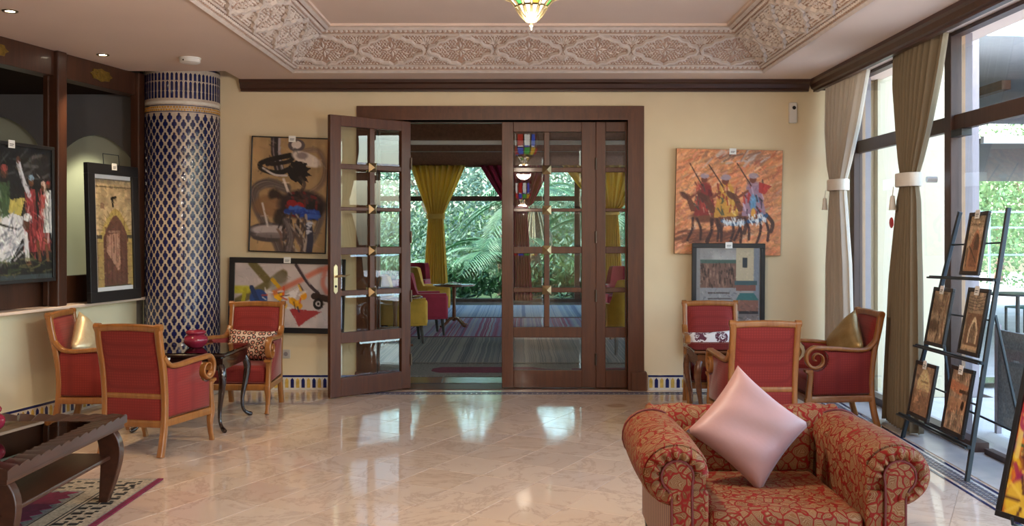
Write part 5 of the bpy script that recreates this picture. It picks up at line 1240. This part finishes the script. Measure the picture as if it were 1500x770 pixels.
for k, (si, f0, f1, hh) in enumerate(((0, .38, .76, .45), (1, .02, .41, .44), (1, .62, .97, .46), (2, .03, .42, .42), (2, .60, .94, .46))):
    a, b = sh[si]; p0, p1 = a.lerp(b, f0), a.lerp(b, f1); w_ = (p1-p0).length*.90
    ex = (p1-p0).normalized(); ezv = (up-ex*up.dot(ex)).normalized(); ey = ezv.cross(ex)
    pic = picture('small_picture', w_, hh, names[k], .028, .022, small_pic(k, k), gain=1.25); pic['group'] = 'small pictures on the easel'
    Mx = Matrix((ex, ey, ezv)).transposed().to_4x4(); Mx.translation = (p0+p1)/2+ezv*(hh/2+.012)-ey*.016; pic.matrix_world = Mx
# ------------------------------------------------------------------ colourful canvas on its stand at the right edge
p = P(70, 90, (200, 120, 50)); p.mottle(6, .3, 2)
p.dabs(160, (0, 0, 1, 1), [(230, 190, 40), (200, 50, 40), (120, 60, 130), (220, 120, 40), (240, 220, 120), (60, 90, 60), (160, 40, 90), (230, 80, 50)], .22, .035, 1.0, 1.2, .85, 3)
for cx, cy, c_ in ((.2, .25, (200, 50, 30)), (.62, .42, (230, 180, 40)), (.3, .62, (120, 50, 30)), (.7, .8, (210, 70, 40)), (.2, .9, (230, 200, 60))):
    p.el(cx, cy, .16, .14, c_, .9, .2)
    for k in range(10): p.st([(cx+.05*math.cos(k*.63), cy+.05*math.sin(k*.63)), (cx+.2*math.cos(k*.63), cy+.16*math.sin(k*.63))], .02, (70, 30, 40) if k % 2 else (240, 210, 90), .8, .006, False)
fp_ = picture('flower_canvas', .62, .84, 'bright flower painting in black frame on a floor stand at the right edge', .03, .03, p, gain=1.0, cat='painting')
b0, b1, t0 = Vector((2.495, 4.99, .12)), Vector((2.70, 4.50, .12)), Vector((2.70, 5.09, .93))
ex = (b1-b0).normalized(); ezv = (t0-b0); ezv = (ezv-ex*ezv.dot(ex)).normalized(); ey = ezv.cross(ex)
Mx = Matrix((ex, ey, ezv)).transposed().to_4x4(); Mx.translation = b0+ex*.31+ezv*.42; fp_.matrix_world = Mx
st = empty('picture_stand', (2.75, 4.8, 0), label='black iron floor stand under the flower painting', cat='stand')
def lbar(a, b, r_=.01): return MB().tube([Vector(a)-st.location, Vector(b)-st.location], r_, 8)
for f_ in (.25, .75):
    q = b0.lerp(b1, f_)
    hk = [q+ey*.10+Vector((0, 0, -.02)), q+ey*.0+Vector((0, 0, -.015)), q-ey*.055+Vector((0, 0, -.015)), q-ey*.06+Vector((0, 0, .02))]
    MB().tube([h-st.location for h in hk], .008, 8).build('hook', M['iron'], st)
    q0 = q+ey*.06; lbar((q0.x, q0.y, .0), q0+ezv*.75+Vector((0, 0, 0)), .010).build('leg', M['iron'], st)
qq = b0.lerp(b1, .5)+ey*.12+ezv*.7; lbar(qq, (min(qq.x+.12, 3.2), qq.y+.1, 0), .010).build('rear_leg', M['iron'], st)
lbar(b0.lerp(b1, .25)+ey*.06+ezv*.7, b0.lerp(b1, .75)+ey*.06+ezv*.7, .009).build('cross_bar', M['iron'], st); lbar(b0.lerp(b1, .5)+ey*.06+ezv*.7, qq, .009).build('cross_bar', M['iron'], st)
# ------------------------------------------------------------------ ceiling and wall fittings
for k, (x, y) in enumerate(((-3.55, 6.65), (-3.62, 8.29))):
    o = empty('downlight', (x, y, ZC), label=['recessed ceiling downlight nearer the top left corner, above the crowd painting', 'recessed ceiling downlight above the arched doorway picture'][k], cat='ceiling light', group='ceiling downlights')
    MB().lathe([(.032, -.001), (.032, -.006), (.050, -.008), (.054, -.001)], 24).build('rim', M['bronze'], o, 60); MB().lathe([(0, -.002), (.032, -.002)], 24).build('lamp', M['downlight'], o, 0)
    s_ = spot('downlight_lamp', (0, 0, -.02), 60 if k else 50, 85, (1, .72, .42)); s_.parent = o
o = empty('smoke_detector', (-2.92, 8.45, ZC), label='round white smoke detector on the ceiling by the mosaic column', cat='smoke detector')
MB().lathe([(0, -.05), (.07, -.05), (.088, -.04), (.09, -.012), (.095, -.010), (.095, 0)], 28).build('housing', M['white'], o, 50); MB().tube([(-.03, -.075, -.03), (-.03, -.085, -.03)], .008, 8).build('indicator', M['dark'], o)
o = empty('motion_sensor', (2.765, YW, 2.815), label='small white motion sensor high on the back wall at the right', cat='sensor')
MB().bb(-.04, .04, -.05, 0, -.11, .10).build('housing', M['white'], o, 40, bevel=.012, seg=3); MB().lathe([(0, .012), (.014, .008), (.02, 0)], 12, (0, 0, 0)).build('lens', M['dark'], o, 60).matrix_local = Matrix.Translation((.008, -.049, .045))@Matrix.Rotation(PI/2, 4, 'X')
o = empty('wall_outlet', W(419, 518, YW), label='grey wall outlet between the red armchair and the open door', cat='outlet')
MB().bb(-.045, .045, -.010, 0, -.045, .045).build('plate', M['stone'], o, 40, bevel=.004); MB().tube([(0, -.009, 0), (0, -.0125, 0)], .022, 14).build('socket', M['greypost'], o)
# lantern hanging in the coffer
def lantern(x, y, ztip, label, s_=1.0, light=True, zc=None, watt=85):
    o = empty('lantern', (x, y, ztip), label=label, cat='lantern'); o.scale = (s_, s_, s_); bz = M['bronze']
    MB().lathe([(0, 0), (.005, .006), (.004, .014), (.010, .02), (.005, .027), (.006, .036), (.018, .040), (.024, .046), (.018, .05)], 14).build('finial', M['brass'], o, 60)
    N = 12; prof = spline([(.022, .048), (.050, .075), (.072, .11)], 4); pr2 = spline([(.075, .118), (.100, .145), (.112, .165)], 3); pr3 = [(.17, .20), (.20, .24), (.215, .30)]; pr4 = [(.215, .31), (.225, .46), (.215, .60)]
    def ribs(pr, nm, n=N, r_=.0095):
        m = MB()
        for k in range(n):
            a = 2*PI*k/n; m.tube([(r*math.cos(a), r*math.sin(a), z) for r, z in pr], r_, 6)
        m.build(nm, bz, o, 60, kind='stuff')
    ribs(prof, 'lower_ribs'); ribs(pr2, 'collar_ribs'); ribs(pr4, 'drum_ribs')
    def panes(pr, mats, n=N, nm='pane'):
        for k in range(n):
            m = MB(); a0, a1 = 2*PI*(k+.1)/n, 2*PI*(k+.9)/n
            m.grid(lambda u, v: ((lambda q: (q[0]*.985*math.cos(lerp(a0, a1, u)), q[0]*.985*math.sin(lerp(a0, a1, u)), q[1]))(pr[round(v*(len(pr)-1))])), 2, len(pr)-1)
            m.build(nm, M[mats[k % len(mats)]], o, 60)
    panes(prof, ['lg_white']); panes(pr2, ['lg_white', 'lg_amber', 'lg_white', 'lg_green'])
    for r, z in ((.074, .114), (.113, .168), (.216, .305), (.216, .605)): MB().lathe([(r-.004, z-.005), (r+.006, z-.005), (r+.006, z+.005), (r-.004, z+.005), (r-.004, z-.005)], 36).build('ring', bz, o, 60)
    m = MB()
    for k in range(8):
        a = 2*PI*(k+.5)/8; c_, q = math.cos(a), math.sin(a)
        out = [(.10, .145), (.15, .165), (.158, .185), (.15, .20), (.11, .185)]
        m.prism(out, lambda r, z, e: (r*c_-e*q, r*q+e*c_, z), -.03, .03)
    m.build('leaf_flange', bz, o, 0)
    panes(pr3, ['lg_red', 'lg_amber', 'lg_green', 'lg_blue']); panes([(.205, .33), (.213, .45), (.205, .58)], ['lg_white', 'lg_blue', 'lg_white', 'lg_red'])
    MB().lathe([(.216, .61), (.19, .68), (.12, .72), (.05, .74), (.02, .78), (.012, .80)], 24).build('dome', bz, o, 60)
    MB().tube([(0, 0, .79), (0, 0, ((zc or ZT+.03)-ztip)/s_)], .008, 8).build('rod', bz, o)
    MB().lathe([(0, .10), (.02, .11), (.026, .14), (.018, .17), (0, .18)], 12, (.02, -.02, 0)).build('bulb', M['bulb'], o, 60)
    if light:
        l = bpy.data.lights.new('lantern_light', 'POINT'); l.energy = watt; l.color = (1, .87, .7); l.shadow_soft_size = .12
        q = bpy.data.objects.new('lantern_light', l); C.objects.link(q); q.parent = o; q.location = (0, 0, -.06)
    return o
lantern(.055, 4.73, 2.60, 'coloured glass lantern hanging from the ceiling coffer, seen at the top edge')
lantern(.055, -4.2, 2.24, 'second coloured lantern, hanging behind the camera, seen only as a reflection', zc=ZC, watt=160)
o = tag(MB().lathe([(0, .004), (.045, .004), (.05, 0), (0, 0)], 20).build('sticker', M['red'], None, 40), 'round red sticker on the window pane beside the olive curtain', 'sticker')
o.matrix_world = Matrix.Translation((XR+.024, XR*F/(1302-PX), EYE+14*(XR/(1302-PX))))@Matrix.Rotation(-PI/2, 4, 'Y')
# ------------------------------------------------------------------ room beyond the doors
YG = 22.0
struct(MB().bb(-6.5, 4.75, YW+.25, YG+.3, -.2, 0).build('floor_back_room', M['slate'], angle=0))
bw_ = MB().bb(-6.7, -6.5, YW+.25, YG, 0, 3.8).bb(4.6, 4.75, YW+.25, YG, 0, .12).bb(4.6, 4.75, YW+.25, YG, 3.15, 3.8)
for k in range(7): bw_.bb(4.62, 4.73, YW+.3+k*2, YW+.42+k*2, .1, 3.2)
struct(bw_.build('wall_back_room', M['wall'], angle=0))
bc = struct(MB().bb(-6.5, 4.75, YW+.25, YG+.3, 3.62, 3.75).build('ceiling_back_room', M['darkceil'], angle=0))
for y, zb in ((12.6, 2.80), (17.2, 3.05)): MB().bb(-6.5, 4.75, y-.1, y+.1, zb, 3.62).build('beam', M['darkceil'], bc, 0, bevel=.01)
MB().bb(-6.5, 4.75, 12.38, 12.44, 2.735, 2.79).build('curtain_rail', M['white_rail'], bc, 0, bevel=.01)
for k in range(13): MB().bb(-6.2+k*1.05, -6.08+k*1.05, 12.7, YG, 3.50, 3.62).build('rafter', M['darkceil'], bc, 0)
gw = struct(MB().bb(-6.5, 4.75, YG, YG+.12, 2.32, 2.43).build('window_4', M['framewood'], angle=0)); gw['label'] = 'dark framed garden window wall of the back room'
MB().bb(-6.5, 4.75, YG-.05, YG+.15, 3.10, 3.7).build('header', M['darkceil'], gw, 0); MB().bb(-6.5, 4.75, YG-.05, YG+.15, 0, .07).build('sill', M['slate'], gw, 0)
mx_ = [-6.4, -4.2, -2.0, .0, 1.32, 2.75, 4.5]
for x in mx_: MB().bb(x-.07, x+.07, YG-.02, YG+.12, 0, 3.15).build('mullion', M['framewood'], gw, 0)
for x0, x1 in zip(mx_, mx_[1:]):
    MB().bb(x0+.07, x1-.07, YG+.04, YG+.05, .07, 2.32).build('pane', M['backglass'], gw, 0); MB().bb(x0+.07, x1-.07, YG+.04, YG+.05, 2.43, 3.10).build('pane', M['backglass'], gw, 0)
rugs = [('kilim1', 17.9, 20.9, 'grey-blue striped kilim farthest in the back room, nearest the garden window'), ('kilim2', 14.55, 17.8, 'purple and pink striped kilim in the middle of the back room'), ('kilim3', 11.62, 14.5, 'charcoal and beige striped kilim just beyond the doors')]
for mt, y0, y1, l in rugs:
    t = empty('kilim', (.3, (y0+y1)/2, .004), label=l, cat='rug', group='striped kilims in the back room')
    flat(-4.6, 4.2, -(y1-y0)/2, (y1-y0)/2, -.003, .006).build('woven_field', M[mt], t, 0)
    for y in (-(y1-y0)/2, (y1-y0)/2-.05): flat(-4.6, 4.2, y, y+.05, 0, .009).build('end_band', M['wine_panel'] if mt == 'kilim2' else M['greywool'], t, 0)
t = empty('kilim', (-.9, 11.05, .004), label='grey rug with wine red centre right behind the threshold', cat='rug', group='striped kilims in the back room')
flat(-2.6, 2.8, -.46, .50, -.003, .006).build('woven_field', M['greywool'], t, 0)
m = MB(); m.prism([(-.22, -.22), (.85, -.22), (.95, -.10), (1.25, 0), (.95, .10), (.85, .22), (-.22, .22), (-.32, .10), (-.32, -.10)], lambda a, b, e: (a+.2, b, e), .005, .008); m.prism([(1.5, -.1), (2.4, -.2), (2.4, .2), (1.5, .1)], lambda a, b, e: (a, b, e), .005, .008)
m.build('wine_panel', M['wine_panel'], t, 0)
m = MB()                                      # slate tiles inside the threshold
sl = empty
for k in range(24):
    o = MB().bb(-.235, .235, -.20, .20, .0, .006).build('tile', M['slate'], bpy.data.objects['floor_back_room'], 0, bevel=.002, loc=(-5.4+.48*k, 10.32, 0)) if k == 0 else shared('tile', o.data, bpy.data.objects['floor_back_room'], (-5.4+.48*k, 10.32, 0))
# upholstered tub chairs
def tub(label, cloth):
    t = empty('tub_chair', label=label, cat='armchair', group='tub chairs in the back room'); c_ = M[cloth]
    m = MB()
    def shell(sg):
        def g(u, v):
            a = lerp(-.12, PI+.12, u); h_ = lerp(.46, .98, max(0, math.sin(a))**1.5*.5+.5*(math.sin(a) > .62)) if True else 0
            e = min(1, max(0, (math.sin(a)-.35)/.35)); h_ = lerp(.66, .98, e*e*(3-2*e))
            rx, ry = (.34, .33) if sg else (.25, .24)
            x = -rx*math.cos(a); y = -ry*math.sin(a) if math.sin(a) > 0 else .33*(-math.sin(a))/.12*1.0
            return (x, y-.02*(v), lerp(.27, h_, v))
        return g
    m.grid(shell(1), 28, 6); m.grid(shell(0), 28, 6)
    o_ = [shell(1)(i/28, 1) for i in range(29)]; i_ = [shell(0)(i/28, 1) for i in range(29)]
    m.add(o_+i_, [(k, k+1, 30+k, 29+k) for k in range(28)])
    for e in (0, 1):
        a_ = [shell(1)(e, j/6) for j in range(7)]; b_ = [shell(0)(e, j/6) for j in range(7)]; m.add(a_+b_, [(k, k+1, 8+k, 7+k) for k in range(6)])
    m.build('backrest', c_, t, 60)
    for s_ in (-1, 1): MB().bb(*sorted((s_*.235, s_*.35)), -.10, .34, .27, .64).build('arm', c_, t, 60, bevel=.045, seg=3)
    MB().bb(-.26, .26, -.24, .32, .25, .46).build('seat', c_, t, 60, bevel=.04, seg=3)
    for sx in (-1, 1):
        for sy in (-1, 1): MB().sweep([(sx*.27, sy*.25, .28), (sx*.29, sy*.28+.0, 0)], rrect(.045, .045, .006, 1), (1, 0, 0), [1.1, .7]).build('leg', M['blackleg'], t, 0)
    return t
tm = tub('mustard tub chair nearest the doorway, cut by the open door leaf', 'mustard'); tb_ = tub('burgundy tub chair in the doorway between the mustard ones', 'burgundy')
tubs = [(tm, -1.66, 13.95, -78, None), (tb_, -1.62, 15.0, -72, None)]
at(tm, -1.72, 13.9, -78); at(tb_, -1.52, 14.95, -75)
def tubc(src, x, y, a, l): o = copy_tree(src); o['label'] = l; at(o, x, y, a); return o
tubc(tm, -1.62, 17.1, -80, 'mustard tub chair behind the burgundy one, beside the garden window curtain')
tubc(tb_, -2.15, 19.2, 170, 'burgundy tub chair farthest back beneath the gold curtain')
tubc(tm, 1.42, 12.75, 20, 'mustard tub chair seen through the narrow right sidelight')
tubc(tb_, 1.85, 17.3, 170, 'burgundy tub chair seen through the right sidelight behind the mustard one')
def round_table(x, y, l, r_=.38, h_=.72):
    t = empty('round_table', (x, y, 0), label=l, cat='table', group='round tables in the back room')
    MB().lathe([(0, h_-.03), (r_-.02, h_-.03), (r_, h_-.02), (r_, h_-.006), (r_-.01, h_), (0, h_)], 32).build('tabletop', M['brownwood'], t, 40)
    MB().lathe([(.03, .10), (.035, .2), (.025, .45), (.04, h_-.03)], 14).build('column', M['brownwood'], t, 60)
    for k in range(4):
        a = PI/4+k*PI/2; MB().tube([(math.cos(a)*q, math.sin(a)*q, z) for q, z in ((.0, .16), (.12, .12), (.24, .03), (.30, .02))], [.024, .022, .018, .02], 8).build('foot', M['brownwood'], t)
    return t
round_table(-1.72, 13.15, 'round wooden table at the left edge of the doorway, beside the nearest mustard chair'); round_table(-1.12, 16.2, 'round wooden table between the burgundy and the second mustard chair', .36); round_table(1.55, 14.4, 'round wooden table seen through the right sidelight')
bk = empty('menu_card', (-1.14, 16.15, .722), label='folded card lying on the second round table', cat='card')
for s_ in (-1, 1): MB().box((s_*.07, 0, .02), (.15, .20, .004), m=Matrix.Rotation(s_*.25, 4, 'Y')).build('page', M['card'], bk, 0)
GK = lambda x0, x1, px, pz: [(3.12, (x0+x1)/2, (x1-x0)/2, 1), (2.7, lerp((x0+x1)/2, px, .4), lerp((x1-x0)/2, .17, .35), 1), (2.25, lerp((x0+x1)/2, px, .8), lerp((x1-x0)/2, .17, .75), .8), (pz, px, .17, .5), (pz-.3, px, .20, .6), (.05, px, .30, .9)]
curtain('curtain', M['gold_curtain'], 'gold curtain tied back at the garden window, seen in the open doorway', YG-.28, GK(-2.50, -1.24, -1.92, 1.96), 9, .07, 11, 'X', 1.96, False)
curtain('curtain', M['wine_curtain'], 'burgundy curtain tied back at the garden window behind the closed door', YG-.28, GK(-.92, .70, -.02, 2.15), 9, .07, 12, 'X', 2.15, False)
curtain('curtain', M['gold_curtain'], 'gold curtain at the garden window seen through the right glazed panes', YG-.28, GK(.95, 2.95, 2.05, 2.05), 10, .07, 13, 'X', 2.05, False)
curtain('curtain', M['gold_curtain'], 'gold curtain at the far left of the garden window, behind the open door leaf', YG-.28, GK(-5.0, -3.6, -4.2, 2.0), 9, .07, 14, 'X', 2.0, False)
# ------------------------------------------------------------------ garden beyond the back room
struct(MB().bb(-30, 7.9, YG+.3, 60, -.3, -.08).build('ground_garden', M['lawn'], angle=0))
def leaves(n, cr, rx, ry, rz, l, w_, seed, fall=.3, shell=.5):
    r = random.Random(seed); m = MB()
    for _ in range(n):
        while True:
            x, y, z = r.uniform(-1, 1), r.uniform(-1, 1), r.uniform(-1, 1); q = x*x+y*y+z*z
            if shell*shell < q < 1: break
        c_ = Vector((cr[0]+x*rx, cr[1]+y*ry, cr[2]+z*rz)); d = Vector((r.uniform(-1, 1), r.uniform(-1, 1), r.uniform(-1, 1)-fall)).normalized(); s_ = d.cross(Vector((r.random(), r.random(), r.random()))).normalized()
        L = l*r.uniform(.6, 1.3); m.add([c_, c_+d*L*.5+s_*w_, c_+d*L, c_+d*L*.5-s_*w_], [(0, 1, 2, 3)])
    return m
def tree(nm, x, y, h_, rx, rz, label, mat, n, l, w_, seed, group=None):
    t = empty(nm, (x, y, 0), label=label, cat='tree', group=group); r = random.Random(seed)
    for k in range(3): leaves(n//3, (r.uniform(-.5, .5)*rx, r.uniform(-.3, .3)*rx, h_+r.uniform(-.3, .3)*rz), rx, rx*.7, rz, l, w_, seed+k).build('foliage', M[mat], t, 0, fix=False, kind='stuff')
    MB().tube([(0, 0, -.1), (.1, 0, h_*.4), (-.05, .1, h_*.8)], [.16, .13, .07], 8).build('trunk', M['bark'], t)
    for k in range(3): MB().tube([(0, 0, h_*.55), (r.uniform(-1, 1)*rx*.5, r.uniform(-.4, .4), h_+rz*.3)], [.07, .03], 6).build('branch', M['bark'], t)
    return t
tree('olive_tree', -2.6, 29.5, 3.0, 2.9, 2.6, 'grey-green olive tree filling the left of the garden window', 'olive', 8400, .22, .035, 31)
tree('olive_tree', 3.4, 33, 3.2, 3.0, 2.8, 'grey-green olive tree behind the palms at the right of the garden window', 'olive', 5400, .24, .04, 41)
tree('olive_tree', -.8, 37.5, 3.6, 6.0, 3.4, 'broad grey-green tree standing behind the other garden trees', 'olive', 9000, .30, .06, 71)
tree('olive_tree', -8.2, 30, 3.1, 2.8, 2.8, 'grey-green olive tree at the far left of the garden, behind the open door leaf', 'olive', 3600, .22, .035, 51)
def palm(x, y, h_, label, nf, L, seed, droop=1.0, skirt=False):
    t = empty('palm', (x, y, 0), label=label, cat='palm tree'); r = random.Random(seed)
    MB().tube([(0, 0, -.1), (0, 0, h_*.5), (0, 0, h_)], [.20, .17, .19], 10).build('trunk', M['bark'], t)
    for k in range(nf):
        a = 2*PI*k/nf+r.uniform(-.2, .2); el = r.uniform(.25, 1.25); dv = Vector((math.cos(a), math.sin(a), 0)); q = []; n = 16
        for i in range(n+1):
            f_ = i/n; q.append(dv*(L*f_*math.cos(el*(1-.3*f_)))+Vector((0, 0, h_+L*(f_*math.sin(el)-droop*.75*f_*f_))))
        m = MB(); m.tube(q, [.022*(1-.8*i/n) for i in range(n+1)], 5)
        sd = dv.cross(Vector((0, 0, 1)))
        for i in range(1, n*2):
            f_ = i/(n*2); j = min(n-1, int(f_*n)); p_ = q[j].lerp(q[j+1], f_*n-j); tg = (q[j+1]-q[j]).normalized()
            ll = L*.30*math.sin(PI*min(1, .12+.86*f_))**.7
            for s_ in (-1, 1):
                d = (sd*s_+tg*.75+Vector((0, 0, -.20))).normalized(); w_ = tg*.011
                m.add([p_-w_, p_+w_, p_+d*ll*.6+w_*.7+Vector((0, 0, -.02)), p_+d*ll+Vector((0, 0, -.12*ll)), p_+d*ll*.6-w_*.7], [(0, 1, 2, 4), (4, 2, 3)])
        m.build('frond', M['leaf'], t, 0, fix=False)
    if skirt:
        m = MB()
        for k in range(60):
            a = r.uniform(0, 6.28); m.tube([(.16*math.cos(a), .16*math.sin(a), h_), (.5*math.cos(a), .5*math.sin(a), h_-r.uniform(.8, 1.2))], .014, 4)
        m.build('dry_frond_skirt', M['straw'], t, 0, kind='stuff')
    return t
palm(-.42, 25.6, .75, 'low palm with arching fronds in the middle of the garden window', 20, 2.6, 3, 1.0)
palm(-2.0, 26.6, .3, 'low palm at the foot of the olive tree, behind the tub chairs', 14, 2.1, 5, 1.0)
palm(.35, 25.2, 2.3, 'palm with a skirt of dry fronds behind the closed door', 15, 2.3, 8, 1.1, True)
palm(2.4, 26.0, 1.9, 'palm seen through the narrow right sidelight', 16, 2.5, 9, 1.0)
for k, (x, y, l) in enumerate(((-3.6, 24.2, 'low dark shrub at the left foot of the garden window'), (-1.7, 24.0, 'low dark shrub in front of the olive tree outside the doorway view'), (.2, 24.1, 'low dark shrub under the arching palm outside the garden window'), (1.9, 24.3, 'low dark shrub outside the panes of the closed door'), (3.5, 24.0, 'low dark shrub at the right foot of the garden window'))):
    t = empty('shrub', (x, y, 0), label=l, cat='shrub', group='low shrubs outside the garden window')
    leaves(1500, (0, 0, .28), 1.05, .5, .42, .26, .03, 90+k, -.6, .0).build('foliage', M['leaf'], t, 0, fix=False, kind='stuff')
    MB().tube([(0, 0, -.1), (0, 0, .25)], [.05, .03], 6).build('stem', M['bark'], t)
hd = empty('hedge', (0, 38, 0), label='green hedge along the end of the garden', cat='hedge')
leaves(5200, (0, 0, 1.3), 14, 1.0, 1.5, .34, .09, 77, 0, .0).build('foliage', M['hedge'], hd, 0, fix=False, kind='stuff'); MB().bb(-13, 13, -.3, .3, -.05, 2.2).build('hedge_core', M['lawn'], hd, 0)
gwall = MB().bb(.9, 4.4, 41, 41.3, -.1, 2.6); tag(gwall.build('garden_wall', M['awning'], None, 0), 'pale wall standing behind the garden trees', 'wall')
# ------------------------------------------------------------------ terrace outside the window wall
struct(MB().bb(3.6, 8.0, -14, 9.6, -.2, -.06).bb(8.0, 30, -14, 40, -.2, -.07).bb(4.76, 8.0, 9.6, 22.2, -.2, -.06).build('ground_terrace', M['outstone'], angle=0))
struct(MB().bb(3.60, 4.42, YW-.1, YW+.15, -.06, 4.4).build('wall_exterior', M['outwall'], angle=0))
struct(MB().bb(4.42, 4.62, YW-.1, YW+.15, -.06, 4.4).build('trim_10', M['greypost'], angle=0))
t = empty('pergola', (9, 17, 0), label='charcoal slatted terrace roof with white edges outside the window', cat='pergola')
for k in range(8):
    y = -6.2+k*1.5; MB().bb(-3.8, 5, y, y+1.38, 2.60+.03*k, 2.66+.03*k).build('roof_slat', M['slat'], t, 0); MB().bb(-3.8, 5, y-.08, y, 2.60+.03*k, 2.68+.03*k).build('white_edge', M['awning'], t, 0)
for y in (-6, 5.5):
    for x in ((4.7,) if y < 0 else (-1.0, 4.7)): MB().bb(x-.06, x+.06, y-.06, y+.06, -.06, 2.60).build('post', M['greypost'], t, 0)
t = empty('awning', (6.6, 12.5, 3.3), label='white cloth awning stretched above the terrace', cat='awning')
MB().grid(lambda u, v: (lerp(-1.8, 3.2, u), lerp(-2.5, 5.0, v), .36-.1*u+.05*math.sin(PI*v)), 6, 10).build('cloth', M['awning'], t, 60, fix=False)
MB().tube([(3.2, -2.4, .24), (3.2, 5.0, .24)], .03, 8).build('front_bar', M['white'], t)
t = empty('terrace_railing', (9, 24.5, 0), label='pale blue railing along the far edge of the terrace', cat='railing')
for z in (1.0, 1.7, 2.1): MB().bb(-1.2, 9, -.02, .02, z, z+.045).build('rail', M['rail'], t, 0)
for k in range(8): MB().bb(-1.2+k*1.4, -1.15+k*1.4, -.025, .025, -.06, 2.15).build('post', M['rail'], t, 0)
for k, (x, y, s_) in enumerate(((11.5, 27.5, 61), (15.5, 28.5, 62), (19.5, 29.5, 63), (16.5, 33, 64), (20, 17, 65))):
    tree('garden_tree', x, y, 2.4, 2.6, 2.2, ['pale green tree beyond the railing, third from the back', 'pale green tree beyond the railing, second from the back', 'pale green tree beyond the railing, in the middle of the view', 'pale green tree farthest back beyond the railing', 'pale green tree nearest the camera beyond the railing'][k], 'hedge', 6000, .15, .045, s_)
def terr_chair(x, y, a, l):
    t = empty('terrace_chair', (x, y, -.06), R_(a), label=l, cat='chair', group='teal terrace chairs')
    MB().bb(-.22, .22, -.22, .22, .43, .46).build('seat', M['teal'], t, 0, bevel=.01)
    for k in range(4): MB().bb(-.20, .20, -.225, -.205, .55+.09*k, .60+.09*k).build('back_slat', M['teal'], t, 0)
    for sx in (-1, 1):
        MB().bb(sx*.20-.015, sx*.20+.015, -.235, -.205, 0, .92).build('leg', M['iron'], t, 0); MB().bb(sx*.20-.015, sx*.20+.015, .19, .22, 0, .44).build('leg', M['iron'], t, 0)
    return t
terr_chair(8.2, 15.5, 20, 'teal terrace chair farther from the window, left of the terrace table'); terr_chair(8.2, 13.9, 100, 'teal terrace chair nearer the camera at the terrace table')
t = empty('terrace_table', (7.6, 14.6, -.06), label='dark iron terrace table outside the window', cat='table')
MB().lathe([(0, .70), (.42, .70), (.42, .73), (0, .73)], 28).build('tabletop', M['iron'], t, 40); MB().lathe([(.03, 0), (.03, .70)], 10).build('column', M['iron'], t, 60); MB().lathe([(0, 0), (.25, 0), (.25, .02), (.03, .06)], 20).build('base', M['iron'], t, 40)
t = empty('woven_screen', (3.95, 7.0, -.06), label='low grey woven screen standing outside the window', cat='screen')
MB().bb(-.01, .01, -1.0, .9, .08, .86).build('mesh_panel', M['screen'], t, 0)
for y in (-1.0, -.05, .9): MB().bb(-.02, .02, y-.02, y+.02, 0, .90).build('post', M['greypost'], t, 0)
